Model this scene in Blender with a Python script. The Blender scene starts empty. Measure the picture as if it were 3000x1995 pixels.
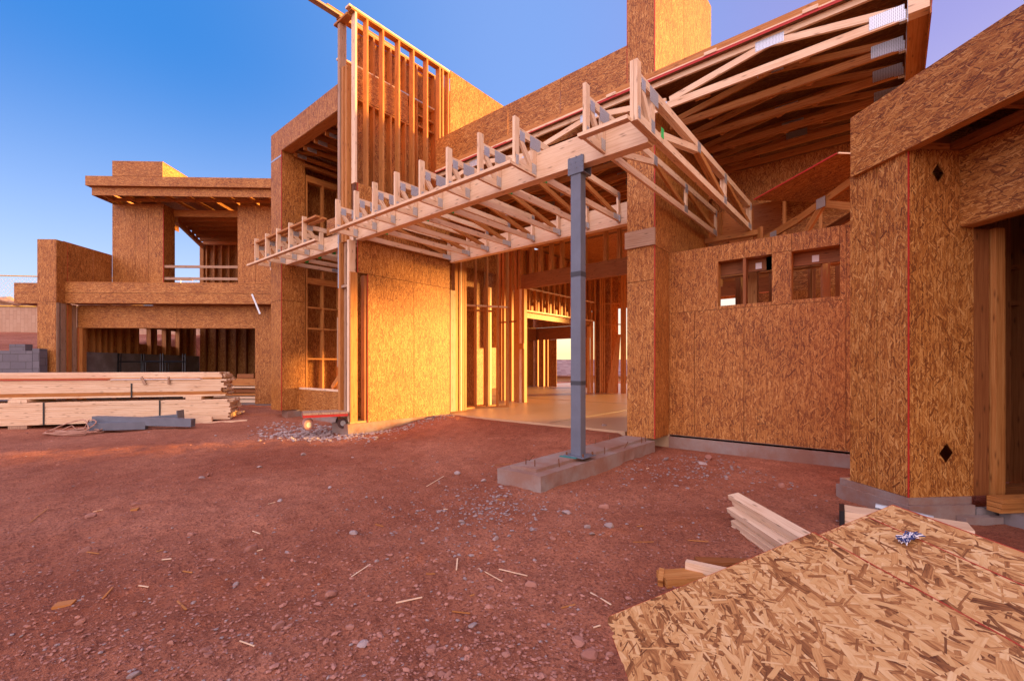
import bpy, math, random
from mathutils import Vector, Matrix, noise
random.seed(7)
S = bpy.context.scene
COL = S.collection
R = math.radians

# ------------------------------------------------------------------ camera
cam_d = bpy.data.cameras.new('camera'); cam = bpy.data.objects.new('camera', cam_d); COL.objects.link(cam)
cam_d.sensor_width = 36.0; cam_d.lens = 36.0 * 1319.4 / 3000.0
cam_d.shift_x = 0.0; cam_d.shift_y = (1075.0 - 997.5) / 3000.0
cam_d.clip_start = 0.03; cam_d.clip_end = 2000
cam.location = (0, 0, 0); cam.rotation_euler = (R(90), 0, R(40.13))
S.camera = cam

# ------------------------------------------------------------------ light
SUN_AZ = Vector((0.47, 0.883, 0)).normalized(); SUN_EL = R(4.2)
W = bpy.data.worlds.new('World'); S.world = W; W.use_nodes = True
wn = W.node_tree; wn.nodes.clear()
wo = wn.nodes.new('ShaderNodeOutputWorld'); bg = wn.nodes.new('ShaderNodeBackground'); sky = wn.nodes.new('ShaderNodeTexSky')
sky.sky_type = 'NISHITA'; sky.sun_disc = False; sky.sun_elevation = SUN_EL
sky.sun_rotation = math.atan2(SUN_AZ.x, SUN_AZ.y); sky.altitude = 400; sky.air_density = 1.0; sky.dust_density = 0.35; sky.ozone_density = 1.5
gm = wn.nodes.new('ShaderNodeGamma'); gm.inputs['Gamma'].default_value = 0.80; wn.links.new(sky.outputs[0], gm.inputs['Color'])
hs = wn.nodes.new('ShaderNodeHueSaturation'); hs.inputs['Saturation'].default_value = 1.62; wn.links.new(gm.outputs[0], hs.inputs['Color'])
tn = wn.nodes.new('ShaderNodeMix'); tn.data_type = 'RGBA'; tn.blend_type = 'MULTIPLY'; tn.inputs[0].default_value = 1.0; tn.inputs[7].default_value = (.92, .66, .92, 1)
wn.links.new(hs.outputs[0], tn.inputs[6])
# pink lobe added to the sky behind the camera, fill for fronts and ground
tc = wn.nodes.new('ShaderNodeTexCoord'); dp = wn.nodes.new('ShaderNodeVectorMath'); dp.operation = 'DOT_PRODUCT'
dp.inputs[1].default_value = Vector((.35, -.80, .50)).normalized(); wn.links.new(tc.outputs['Generated'], dp.inputs[0])
pw = wn.nodes.new('ShaderNodeMath'); pw.operation = 'MULTIPLY'; pw.use_clamp = False
mx = wn.nodes.new('ShaderNodeMath'); mx.operation = 'MAXIMUM'; mx.inputs[1].default_value = 0.0; wn.links.new(dp.outputs['Value'], mx.inputs[0])
wn.links.new(mx.outputs[0], pw.inputs[0]); wn.links.new(mx.outputs[0], pw.inputs[1])
gl_ = wn.nodes.new('ShaderNodeMix'); gl_.data_type = 'RGBA'; gl_.blend_type = 'ADD'; gl_.inputs[7].default_value = (2.7, 1.78, 1.55, 1)
# dusk colours of the sky by bearing (blue away from the sun, lavender towards it) and by height above the horizon
def wdot(vec):
    d_ = wn.nodes.new('ShaderNodeVectorMath'); d_.operation = 'DOT_PRODUCT'; d_.inputs[1].default_value = vec; wn.links.new(tc.outputs['Generated'], d_.inputs[0]); return d_.outputs['Value']
def wramp(val, lo, hi, stops):
    mr = wn.nodes.new('ShaderNodeMapRange'); mr.inputs[1].default_value = lo; mr.inputs[2].default_value = hi; wn.links.new(val, mr.inputs[0])
    rp = wn.nodes.new('ShaderNodeValToRGB'); rp.color_ramp.interpolation = 'EASE'; el = rp.color_ramp.elements; wn.links.new(mr.outputs[0], rp.inputs[0])
    while len(el) > 1: el.remove(el[-1])
    el[0].position = (stops[0][0]-lo)/(hi-lo); el[0].color = tuple(stops[0][1])+(1,)
    for p_, c_ in stops[1:]: e_ = el.new((p_-lo)/(hi-lo)); e_.color = tuple(c_)+(1,)
    return rp.outputs[0]
bear, high = wdot(Vector((.7646, .6445, 0))), wdot(Vector((0, 0, 1)))
c_hi = wramp(bear, -1, 1, [(-.85, (.004, .15, .56)), (-.55, (.020, .20, .63)), (0.02, (.22, .36, .76)), (.6, (.33, .25, .52)), (1, (.45, .30, .42))])
c_lo = wramp(bear, -1, 1, [(-.85, (.46, .62, .92)), (-.3, (.60, .70, .95)), (.10, (1.0, .88, .62)), (.7, (1.0, .70, .34)), (1, (1, .6, .25))])
k_hi = wramp(high, -.2, 1, [(.0, (0, 0, 0)), (.52, (1, 1, 1))])
gmix = wn.nodes.new('ShaderNodeMix'); gmix.data_type = 'RGBA'; wn.links.new(k_hi, gmix.inputs[0]); wn.links.new(c_lo, gmix.inputs[6]); wn.links.new(c_hi, gmix.inputs[7])
sk2 = wn.nodes.new('ShaderNodeMix'); sk2.data_type = 'RGBA'; sk2.inputs[0].default_value = .80; wn.links.new(tn.outputs[2], sk2.inputs[6]); wn.links.new(gmix.outputs[2], sk2.inputs[7])
wn.links.new(pw.outputs[0], gl_.inputs[0]); wn.links.new(sk2.outputs[2], gl_.inputs[6]); wn.links.new(gl_.outputs[2], bg.inputs[0]); bg.inputs[1].default_value = 0.15
wn.links.new(bg.outputs[0], wo.inputs[0])
sl = bpy.data.lights.new('sun', 'SUN'); sl.energy = 3.2; sl.angle = R(7.0); sl.color = (1.0, 0.50, 0.13)
so = bpy.data.objects.new('sun', sl); COL.objects.link(so)
sd = Vector((SUN_AZ.x * math.cos(SUN_EL), SUN_AZ.y * math.cos(SUN_EL), math.sin(SUN_EL)))
so.rotation_euler = sd.to_track_quat('Z', 'Y').to_euler(); so.location = sd * 60
S.view_settings.view_transform = 'Standard'; S.view_settings.look = 'None'; S.view_settings.gamma = 1.0
S.view_settings.exposure = 2.9
S.cycles.max_bounces = 8; S.cycles.diffuse_bounces = 5

# ------------------------------------------------------------------ frames
# world X,Y follow the main house; 'B' is turned 45 deg (corner wing), 'G' 42.1 deg (garage), 'K' the camera heading
ANG_B, ANG_G, ANG_K = R(45), R(42.133), R(40.13)
def rot2(a, x, y): return (x*math.cos(a)-y*math.sin(a), x*math.sin(a)+y*math.cos(a))
def Kp(r, f, z=0.0):
    x, y = rot2(ANG_K, r, f); return Vector((x, y, z))
FPX = 1319.4
def on_ground(px, py, z=-1.29):
    F = -z*FPX/(py-1075.0); return Kp((px-1500.0)/FPX*F, F, z)
def to_frame(a, p): return rot2(-a, p[0], p[1])

# ------------------------------------------------------------------ materials
MATS = {}
def newmat(name):
    m = bpy.data.materials.new(name); m.use_nodes = True; nt = m.node_tree; nt.nodes.clear()
    o = nt.nodes.new('ShaderNodeOutputMaterial'); b = nt.nodes.new('ShaderNodeBsdfPrincipled')
    nt.links.new(b.outputs[0], o.inputs[0]); MATS[name] = m
    return m, nt, b
class N:
    def __init__(s, nt): s.nt = nt
    def n(s, t, **kw):
        x = s.nt.nodes.new(t)
        for k, v in kw.items():
            if k == 'inp':
                for kk, vv in v.items():
                    if isinstance(vv, bpy.types.NodeSocket): s.nt.links.new(vv, x.inputs[kk])
                    else: x.inputs[kk].default_value = vv
            else: setattr(x, k, v)
        return x
    def math(s, op, a, b=0.0, c=0.0, clamp=False):
        return s.n('ShaderNodeMath', operation=op, use_clamp=clamp, inp={0: a, 1: b, 2: c}).outputs[0]
    def vmul(s, a, b): return s.n('ShaderNodeVectorMath', operation='MULTIPLY', inp={0: a, 1: b}).outputs[0]
    def vadd(s, a, b): return s.n('ShaderNodeVectorMath', operation='ADD', inp={0: a, 1: b}).outputs[0]
    def mix(s, f, a, b, mode='MIX'):
        x = s.n('ShaderNodeMix', data_type='RGBA', blend_type=mode)
        for i, v in ((0, f), (6, a), (7, b)):
            if isinstance(v, bpy.types.NodeSocket): s.nt.links.new(v, x.inputs[i])
            else: x.inputs[i].default_value = v
        return x.outputs[2]
    def ramp(s, f, stops, interp='LINEAR'):
        x = s.n('ShaderNodeValToRGB', inp={0: f}); cr = x.color_ramp; cr.interpolation = interp
        while len(cr.elements) > 1: cr.elements.remove(cr.elements[-1])
        cr.elements[0].position = stops[0][0]; cr.elements[0].color = stops[0][1]
        for p, c in stops[1:]:
            e = cr.elements.new(p); e.color = c
        return x.outputs[0]
    def noise(s, v, scale, detail=3, rough=0.55, dim='3D', dist=0.0):
        return s.n('ShaderNodeTexNoise', noise_dimensions=dim, inp={'Vector': v, 'Scale': scale, 'Detail': detail, 'Roughness': rough, 'Distortion': dist})
def c3(r, g, b): return (r, g, b, 1.0)

def mat_osb(name, L, Wd, stops, rough=0.55, bump=0.5, spread=58., nl=8):
    m, nt, b = newmat(name); k = N(nt)
    uv = k.n('ShaderNodeTexCoord').outputs['UV']
    ns = k.noise(uv, 9.0, 2, dim='2D').outputs['Color']
    uvd = k.vadd(uv, k.vmul(k.vadd(ns, (-.5, -.5, 0)), (Wd*.5, Wd*.5, 0)))
    # ground layer of fine strands
    sc = k.vmul(uvd, (1/(L*.8), 1/(Wd*.7), 1))
    sp = k.n('ShaderNodeSeparateColor', inp={0: k.n('ShaderNodeTexVoronoi', voronoi_dimensions='2D', inp={'Vector': sc, 'Scale': 1.0}).outputs['Color']})
    col, loc, hgt, edge = sp.outputs[0], uvd, 0.0, 0.0
    S_ = L*.62
    for i in range(nl):
        f = 1.0-.09*abs(i-nl+2)
        co = k.vadd(k.vmul(uvd, (1/(S_*f*1.25), 1/(S_*f*.8), 1)), (i*17.3+3.1, i*9.7+1.7, 0))
        vo = k.n('ShaderNodeTexVoronoi', voronoi_dimensions='2D', feature='F1', inp={'Vector': co, 'Scale': 1.0, 'Randomness': 1.0})
        sp = k.n('ShaderNodeSeparateColor', inp={0: vo.outputs['Color']}); r_, g_, b_ = sp.outputs
        df = k.n('ShaderNodeSeparateXYZ', inp={0: k.vmul(k.n('ShaderNodeVectorMath', operation='SUBTRACT', inp={0: co, 1: vo.outputs['Position']}).outputs[0], (S_*f*1.25, S_*f*.8, 0))})
        an = k.math('MULTIPLY', k.math('SUBTRACT', r_, .5), 2*R(spread)); ca, sa = k.math('COSINE', an), k.math('SINE', an)
        x = k.math('ADD', k.math('MULTIPLY', df.outputs[0], ca), k.math('MULTIPLY', df.outputs[1], sa))
        y = k.math('SUBTRACT', k.math('MULTIPLY', df.outputs[1], ca), k.math('MULTIPLY', df.outputs[0], sa))
        ex = k.math('DIVIDE', k.math('ABSOLUTE', x), k.math('MULTIPLY_ADD', k.math('MULTIPLY', g_, g_), L*.44*f, L*.16*f))
        ey = k.math('DIVIDE', k.math('ABSOLUTE', y), k.math('MULTIPLY_ADD', k.math('MULTIPLY', b_, b_), Wd*.62*f, Wd*.16*f))
        e = k.math('MAXIMUM', ex, ey); mk = k.math('LESS_THAN', e, 1.0)
        tone = k.math('FRACT', k.math('MULTIPLY_ADD', g_, 7.31, k.math('MULTIPLY', b_, 3.7)))
        MX = lambda a_, b2: k.n('ShaderNodeMix', data_type='FLOAT', inp={0: mk, 2: a_, 3: b2}).outputs[0]
        col = MX(col, tone); hgt = MX(hgt, k.math('MULTIPLY_ADD', e, -.25, .3*i+.3)); edge = MX(edge, k.math('GREATER_THAN', e, .80))
        loc = k.n('ShaderNodeMix', data_type='VECTOR', inp={0: mk, 4: loc, 5: k.n('ShaderNodeCombineXYZ', inp={0: x, 1: y, 2: tone}).outputs[0]}).outputs[1]
    gr = k.noise(k.vmul(loc, (.25/Wd, 2.6/Wd, 5.)), 1.0, 3, .6, '3D').outputs[0]
    big = k.noise(uv, 1.3, 3, .5, '2D').outputs[0]
    v = k.math('ADD', k.math('MULTIPLY', col, .58), k.math('MULTIPLY_ADD', gr, .62, -.09))
    v = k.math('ADD', v, k.math('MULTIPLY', k.math('SUBTRACT', big, .5), .22))
    v = k.math('SUBTRACT', v, k.math('MULTIPLY', edge, .05))
    cc = k.ramp(v, stops)
    obj = k.n('ShaderNodeObjectInfo').outputs['Random']
    cc = k.mix(k.math('MULTIPLY', obj, .35), cc, k.mix(1.0, cc, c3(.82, .76, .70), 'MULTIPLY'))
    nt.links.new(cc, b.inputs['Base Color'])
    b.inputs['Roughness'].default_value = rough; b.inputs['Specular IOR Level'].default_value = .35
    bp = k.n('ShaderNodeBump', inp={'Strength': bump, 'Distance': .0012, 'Height': k.math('ADD', hgt, k.math('MULTIPLY', gr, .3))})
    nt.links.new(bp.outputs[0], b.inputs['Normal'])
    return m
OSB_ST = [(.16, c3(.10, .024, .005)), (.34, c3(.255, .080, .014)), (.50, c3(.375, .140, .026)), (.66, c3(.48, .205, .046)), (.90, c3(.66, .37, .125))]
mat_osb('osb', .13, .0125, OSB_ST, nl=8)
mat_osb('osb_shaded', .13, .0125, [(p_, tuple(x*.40 for x in c_[:3])+(1,)) for p_, c_ in OSB_ST], nl=4)  # strand board colour darkened to paint in the shade under the high roof
OSB_NEW = [(.14, c3(.11, .036, .011)), (.31, c3(.32, .130, .040)), (.45, c3(.54, .27, .092)), (.64, c3(.66, .385, .150)), (.92, c3(.80, .55, .28))]
mat_osb('osb_fresh', .21, .022, OSB_NEW, bump=.7, nl=8, spread=65)

def mat_wood(name, base, dark, light, rough=.6, vary=.5):
    m, nt, b = newmat(name); k = N(nt)
    uv = k.n('ShaderNodeTexCoord').outputs['UV']; rnd = k.n('ShaderNodeObjectInfo').outputs['Random']
    off = k.n('ShaderNodeCombineXYZ', inp={0: k.math('MULTIPLY', rnd, 37.0), 1: k.math('MULTIPLY', rnd, 11.0)}).outputs[0]
    p = k.vadd(uv, off)
    warp = k.noise(k.vmul(p, (2.0, 3.0, 1)), 1.0, 2, .5, '2D').outputs[0]
    pv = k.vadd(p, k.n('ShaderNodeCombineXYZ', inp={1: k.math('MULTIPLY', warp, .035)}).outputs[0])
    g1 = k.noise(k.vmul(pv, (1.6, 70., 1)), 1.0, 4, .6, '2D').outputs[0]
    g2 = k.noise(k.vmul(pv, (6., 320., 1)), 1.0, 2, .6, '2D').outputs[0]
    blot = k.noise(k.vmul(p, (2.5, 6., 1)), 1.0, 3, .5, '2D').outputs[0]
    v = k.math('ADD', k.math('MULTIPLY', g1, .65), k.math('MULTIPLY', g2, .35))
    cc = k.ramp(v, [(.30, dark), (.48, base), (.70, light)])
    cc = k.mix(k.math('MULTIPLY', k.math('SUBTRACT', blot, .45, clamp=True), 1.3), cc, k.mix(1.0, cc, c3(.78, .62, .50), 'MULTIPLY'))
    kn = k.n('ShaderNodeTexVoronoi', voronoi_dimensions='2D', inp={'Vector': k.vmul(p, (2.3, 9.0, 1)), 'Scale': 1.0}).outputs['Distance']
    kf = k.math('SUBTRACT', 1.0, k.math('MULTIPLY', kn, 9.0), clamp=True)
    cc = k.mix(k.math('MULTIPLY', kf, .85), cc, c3(dark[0]*.35, dark[1]*.28, dark[2]*.25))
    cc = k.mix(k.math('MULTIPLY', rnd, vary), cc, k.mix(1.0, cc, c3(.80, .66, .54), 'MULTIPLY'))
    nt.links.new(cc, b.inputs['Base Color']); b.inputs['Roughness'].default_value = rough
    b.inputs['Specular IOR Level'].default_value = .3
    bp = k.n('ShaderNodeBump', inp={'Strength': .25, 'Distance': .001, 'Height': v}); nt.links.new(bp.outputs[0], b.inputs['Normal'])
    return m
mat_wood('lumber', c3(.47, .20, .052), c3(.33, .12, .028), c3(.58, .30, .10))
mat_wood('pale_lumber', c3(.78, .59, .39), c3(.63, .43, .26), c3(.86, .69, .50), vary=.3)
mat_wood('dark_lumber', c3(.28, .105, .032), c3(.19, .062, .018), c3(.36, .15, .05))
mat_wood('weathered_lumber', c3(.40, .27, .18), c3(.26, .165, .11), c3(.52, .38, .27))
mat_wood('treated_lumber', c3(.33, .26, .10), c3(.22, .17, .07), c3(.42, .33, .15))

def mat_plain(name, col, rough=.5, metal=0.0, var=.15, scale=6.0, bump=0.0, bscale=60.):
    m, nt, b = newmat(name); k = N(nt)
    co = k.n('ShaderNodeTexCoord').outputs['Object']
    n1 = k.noise(co, scale, 4, .6).outputs[0]
    cc = k.mix(n1, c3(*[x*(1-var) for x in col]), c3(*[min(1, x*(1+var)) for x in col]))
    nt.links.new(cc, b.inputs['Base Color'])
    b.inputs['Roughness'].default_value = rough; b.inputs['Metallic'].default_value = metal
    if bump:
        n2 = k.noise(co, bscale, 4, .65).outputs[0]
        nt.links.new(k.n('ShaderNodeBump', inp={'Strength': bump, 'Distance': .004, 'Height': n2}).outputs[0], b.inputs['Normal'])
    return m
mat_plain('red_paint', (.45, .022, .014), .6)
mat_plain('green_tag', (.03, .55, .12), .6)
mat_plain('steel_primer', (.125, .145, .185), .45, .1, .28, 5.0, .2, 30)
mat_plain('scuffed_steel', (.045, .05, .06), .6, .1)
mat_plain('black_strap', (.012, .012, .014), .45)
mat_plain('black_steel', (.018, .02, .024), .3, .4)
mat_plain('rust', (.16, .06, .025), .85, .2)
mat_plain('rope_fibre', (.42, .23, .16), .85)
mat_plain('tyre_rubber', (.42, .22, .18), .8)
mat_plain('dark_rubber', (.07, .035, .03), .85)
mat_plain('wheel_metal', (.42, .48, .50), .4, .6)
mat_plain('white_wrap', (.75, .72, .74), .6)
mat_plain('teal_rag', (.03, .20, .20), .8)
mat_plain('yellow_line', (.70, .42, .03), .6)
mat_plain('tower_steel', (.5, .52, .55), .4, .6)
mat_plain('house_stucco', (.45, .30, .18), .9)

def mat_galv():
    m, nt, b = newmat('galvanized'); k = N(nt)
    uv = k.n('ShaderNodeTexCoord').outputs['UV']
    sc = k.vmul(uv, (62., 62., 1))
    v = k.n('ShaderNodeTexVoronoi', voronoi_dimensions='2D', inp={'Vector': sc, 'Scale': 1.0, 'Randomness': 0.0}).outputs['Distance']
    d = k.math('LESS_THAN', v, .30)
    cc = k.mix(d, c3(.60, .66, .72), c3(.16, .18, .20))
    nt.links.new(cc, b.inputs['Base Color']); b.inputs['Metallic'].default_value = .55; b.inputs['Roughness'].default_value = .38
mat_galv()

def mat_concrete(name, col, stain, bump=.5):
    m, nt, b = newmat(name); k = N(nt)
    co = k.n('ShaderNodeTexCoord').outputs['Object']
    n1 = k.noise(co, 2.2, 6, .65).outputs[0]; n2 = k.noise(co, 22., 5, .7).outputs[0]
    cc = k.mix(k.ramp(n1, [(.38, c3(0, 0, 0)), (.62, c3(1, 1, 1))]), c3(*col), c3(*stain))
    cc = k.mix(k.math('MULTIPLY', n2, .5), cc, k.mix(1.0, cc, c3(.62, .58, .56), 'MULTIPLY'))
    nt.links.new(cc, b.inputs['Base Color']); b.inputs['Roughness'].default_value = .85
    nt.links.new(k.n('ShaderNodeBump', inp={'Strength': bump, 'Distance': .01, 'Height': k.math('ADD', n2, n1)}).outputs[0], b.inputs['Normal'])
mat_concrete('concrete', (.31, .255, .225), (.28, .155, .11))
mat_concrete('grey_concrete', (.27, .24, .23), (.19, .155, .14))
def mat_slab():
    m, nt, b = newmat('slab_concrete'); k = N(nt)
    co = k.n('ShaderNodeTexCoord').outputs['Object']
    n1 = k.noise(co, .8, 6, .6).outputs[0]; n2 = k.noise(k.vmul(co, (1, 1, 1)), 9., 5, .7).outputs[0]
    cc = k.mix(n1, c3(.44, .29, .16), c3(.54, .38, .23)); cc = k.mix(k.math('MULTIPLY', n2, .4), cc, c3(.40, .25, .15))
    nt.links.new(cc, b.inputs['Base Color'])
    nt.links.new(k.math('ADD', k.math('MULTIPLY', n1, .35), .22), b.inputs['Roughness'])
mat_slab()
def mat_block(name, c1, c2, mortar):
    m, nt, b = newmat(name); k = N(nt)
    uv = k.n('ShaderNodeTexCoord').outputs['UV']
    br = k.n('ShaderNodeTexBrick', inp={'Vector': uv, 'Color1': c3(*c1), 'Color2': c3(*c2), 'Mortar': c3(*mortar), 'Scale': 1.0, 'Mortar Size': .008, 'Brick Width': .41, 'Row Height': .205, 'Bias': -.2})
    n = k.noise(uv, 9., 5, .7, '2D').outputs[0]
    cc = k.mix(k.math('MULTIPLY', n, .5), br.outputs[0], k.mix(1.0, br.outputs[0], c3(.6, .55, .52), 'MULTIPLY'))
    nt.links.new(cc, b.inputs['Base Color']); b.inputs['Roughness'].default_value = .9
    h = k.math('SUBTRACT', k.math('MULTIPLY', n, .3), br.outputs[1])
    nt.links.new(k.n('ShaderNodeBump', inp={'Strength': .6, 'Distance': .008, 'Height': h}).outputs[0], b.inputs['Normal'])
mat_block('grey_block', (.17, .165, .19), (.13, .125, .15), (.10, .095, .10))
mat_block('tan_block', (.50, .34, .23), (.44, .28, .18), (.36, .22, .14))
def mat_tile():
    m, nt, b = newmat('roof_tile'); k = N(nt)
    uv = k.n('ShaderNodeTexCoord').outputs['UV']
    br = k.n('ShaderNodeTexVoronoi', voronoi_dimensions='2D', inp={'Vector': k.vmul(uv, (3.3, 2.2, 1)), 'Scale': 1.0, 'Randomness': .25}).outputs['Color']
    cc = k.mix(k.n('ShaderNodeSeparateColor', inp={0: br}).outputs[0], c3(.22, .12, .10), c3(.36, .24, .20))
    nt.links.new(cc, b.inputs['Base Color']); b.inputs['Roughness'].default_value = .8
mat_tile()
def mat_dirt():
    m, nt, b = newmat('red_dirt'); k = N(nt)
    co = k.n('ShaderNodeTexCoord').outputs['Object']
    n1 = k.noise(co, .55, 5, .55).outputs[0]; n2 = k.noise(co, 6.0, 6, .68).outputs[0]; n3 = k.noise(co, 48., 5, .75).outputs[0]
    n4 = k.noise(co, 170., 3, .7).outputs[0]
    cc = k.ramp(n1, [(.36, c3(.36, .120, .062)), (.52, c3(.46, .175, .095)), (.68, c3(.56, .235, .135))])
    cc = k.mix(k.ramp(n2, [(.42, c3(0, 0, 0)), (.62, c3(.8, .8, .8))]), cc, k.mix(1.0, cc, c3(.70, .66, .66), 'MULTIPLY'))
    cc = k.mix(k.ramp(n3, [(.47, c3(0, 0, 0)), (.62, c3(.95, .95, .95))]), cc, c3(.19, .062, .038))
    cc = k.mix(k.ramp(n4, [(.60, c3(0, 0, 0)), (.70, c3(.7, .7, .7))]), cc, c3(.56, .34, .27))
    nt.links.new(cc, b.inputs['Base Color']); b.inputs['Roughness'].default_value = .95
    b.inputs['Specular IOR Level'].default_value = .15
    h = k.math('ADD', k.math('ADD', k.math('MULTIPLY', n2, .5), k.math('MULTIPLY', n3, .35)), k.math('MULTIPLY', n4, .15))
    nt.links.new(k.n('ShaderNodeBump', inp={'Strength': 1.0, 'Distance': .045, 'Height': h}).outputs[0], b.inputs['Normal'])
mat_dirt()
def mat_stone(name, c1, c2):
    m, nt, b = newmat(name); k = N(nt)
    co = k.n('ShaderNodeTexCoord').outputs['Object']; rnd = k.n('ShaderNodeObjectInfo').outputs['Random']
    n1 = k.noise(co, 18., 5, .7).outputs[0]
    n1 = k.math('MULTIPLY_ADD', k.math('SUBTRACT', k.noise(co, 47., 2, .5).outputs[0], .5), 1.3, n1)
    cc = k.mix(k.math('ADD', k.math('MULTIPLY', n1, .7), k.math('SUBTRACT', k.math('MULTIPLY', rnd, .7), .2), clamp=True), c3(*c1), c3(*c2))
    nt.links.new(cc, b.inputs['Base Color']); b.inputs['Roughness'].default_value = .92
    nt.links.new(k.n('ShaderNodeBump', inp={'Strength': .5, 'Distance': .006, 'Height': n1}).outputs[0], b.inputs['Normal'])
mat_stone('red_stone', (.27, .11, .075), (.46, .23, .165))
mat_stone('grey_stone', (.24, .18, .165), (.46, .36, .33))
mat_stone('tan_stone', (.30, .17, .11), (.48, .32, .22))
M = MATS

# ------------------------------------------------------------------ mesh builder
class MB:
    def __init__(s, org=(0, 0, 0)):
        s.v = []; s.f = []; s.uv = []; s.o = Vector(org); s.sm = []
    def face(s, pts, uvs, smooth=False):
        i = len(s.v); s.v += [tuple(Vector(p)-s.o) for p in pts]; s.f.append(tuple(range(i, i+len(pts)))); s.uv += uvs; s.sm.append(smooth)
    def obox(s, o, e1, e2, e3, g=None):
        o = Vector(o); E_ = [Vector(e1), Vector(e2), Vector(e3)]; Ln = [e.length for e in E_]
        if g is None: g = Ln.index(max(Ln))
        flip = E_[0].cross(E_[1]).dot(E_[2]) < 0
        ou, ov = random.uniform(0, 30), random.uniform(0, 30)
        for k in range(3):
            i, j = (k+1) % 3, (k+2) % 3
            for side in (0, 1):
                b = o + E_[k]*side
                cs = [(0, 0), (1, 0), (1, 1), (0, 1)]
                if (side == 0) != flip: cs = [(0, 0), (0, 1), (1, 1), (1, 0)]
                pts = [b+E_[i]*a+E_[j]*c for a, c in cs]
                if g == j: uvs = [(c*Ln[j]+ou, a*Ln[i]+ov+k*.37+side*.9) for a, c in cs]
                else: uvs = [(a*Ln[i]+ou, c*Ln[j]+ov+k*.37+side*.9) for a, c in cs]
                s.face(pts, uvs)
        return s
    def box(s, x0, x1, y0, y1, z0, z1, g=None):
        return s.obox((x0, y0, z0), (x1-x0, 0, 0), (0, y1-y0, 0), (0, 0, z1-z0), g)
    def bar(s, p, q, w, h, up=(0, 0, 1)):                 # member centred on p-q; h along 'up', w across
        p, q = Vector(p), Vector(q); d = q-p; u = Vector(up); sd = d.cross(u).normalized(); u2 = sd.cross(d).normalized()
        return s.obox(p-sd*w/2-u2*h/2, d, sd*w, u2*h, 0)
    def prism(s, poly, th):                               # poly: planar 3-D points, th: thickness vector
        th = Vector(th); pts = [Vector(p) for p in poly]; n = len(pts)
        e = (pts[1]-pts[0]).normalized(); nn = th.normalized(); e2 = nn.cross(e)
        vert = Vector((0, 0, 1)); a1 = (vert-nn*vert.dot(nn))
        if a1.length > .2: e = a1.normalized(); e2 = nn.cross(e)
        area = sum(((pts[i]-pts[0]).cross(pts[(i+1) % n]-pts[0])).dot(nn) for i in range(n))
        U = lambda p: ((p-pts[0]).dot(e)+5.0, (p-pts[0]).dot(e2)+5.0)
        top = [p+th for p in pts]
        if area < 0: s.face(pts, [U(p) for p in pts]); s.face(top[::-1], [U(p) for p in top[::-1]])
        else: s.face(pts[::-1], [U(p) for p in pts[::-1]]); s.face(top, [U(p) for p in top])
        for i in range(n):
            a, b = pts[i], pts[(i+1) % n]; q = [a, b, b+th, a+th]
            if area < 0: q = q[::-1]
            l = (b-a).length
            s.face(q, [(0, 0), (l, 0), (l, th.length), (0, th.length)] if area > 0 else [(0, th.length), (l, th.length), (l, 0), (0, 0)])
        return s
    def tube(s, pts, r, n=8, closed=False):
        pts = [Vector(p) for p in pts]; rings = []
        for i, p in enumerate(pts):
            a = pts[max(i-1, 0)]; b = pts[min(i+1, len(pts)-1)]; d = (b-a).normalized()
            u = d.cross(Vector((0, 0, 1)));
            if u.length < .05: u = d.cross(Vector((1, 0, 0)))
            u.normalize(); w = d.cross(u)
            rr = r[i] if isinstance(r, (list, tuple)) else r
            rings.append([p+(u*math.cos(2*math.pi*k/n)+w*math.sin(2*math.pi*k/n))*rr for k in range(n)])
        for i in range(len(rings)-1):
            for k in range(n):
                q = [rings[i][k], rings[i+1][k], rings[i+1][(k+1) % n], rings[i][(k+1) % n]]
                s.face(q, [(0, 0), (.1, 0), (.1, .1), (0, .1)], True)
        s.face(rings[0], [(0, 0)]*n); s.face(rings[-1][::-1], [(0, 0)]*n)
        return s
    def mesh(s, name, mat):
        me = bpy.data.meshes.new(name); me.from_pydata(s.v, [], s.f)
        uvl = me.uv_layers.new(name='UVMap'); flat = [c for t in s.uv for c in t]; uvl.data.foreach_set('uv', flat)
        if any(s.sm):
            me.polygons.foreach_set('use_smooth', s.sm)
        if mat: me.materials.append(M[mat] if isinstance(mat, str) else mat)
        me.update(); return me

def tag(o, label=None, cat=None, group=None, kind=None):
    if label: o['label'] = label
    if cat: o['category'] = cat
    if group: o['group'] = group
    if kind: o['kind'] = kind
    return o
def thing(name, label, cat, org=(0, 0, 0), ang=0.0, group=None):
    o = bpy.data.objects.new(name, None); COL.objects.link(o); x, y = rot2(ang, org[0], org[1])
    o.location = (x, y, org[2]); o.rotation_euler = (0, 0, ang); o.empty_display_size = .2
    o['_o'] = tuple(org); tag(o, label, cat, group); return o
SEAMED = ('sheathing_panel', 'front_panel', 'side_panel', 'parapet_panel', 'upper_panel', 'balcony_band', 'garage_header', 'lower_panel', 'corner_pier', 'leg_panel', 'front_header', 'fascia', 'side_wall')
def part(name, mb, mat, parent, label=None):
    if mat == 'osb' and name in SEAMED and len(mb.v) == 24:      # neighbouring sheets are nailed a few millimetres apart
        for k_ in range(3):
            lo, hi = min(v[k_] for v in mb.v), max(v[k_] for v in mb.v)
            if hi-lo > .2: f_ = (hi-lo-.005)/(hi-lo); mb.v = [tuple((v[j]-(lo+hi)/2)*f_+(lo+hi)/2 if j == k_ else v[j] for j in range(3)) for v in mb.v]
    o = bpy.data.objects.new(name, mb.mesh(name, mat)); COL.objects.link(o); o.parent = parent
    if label: o['label'] = label
    return o
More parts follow.
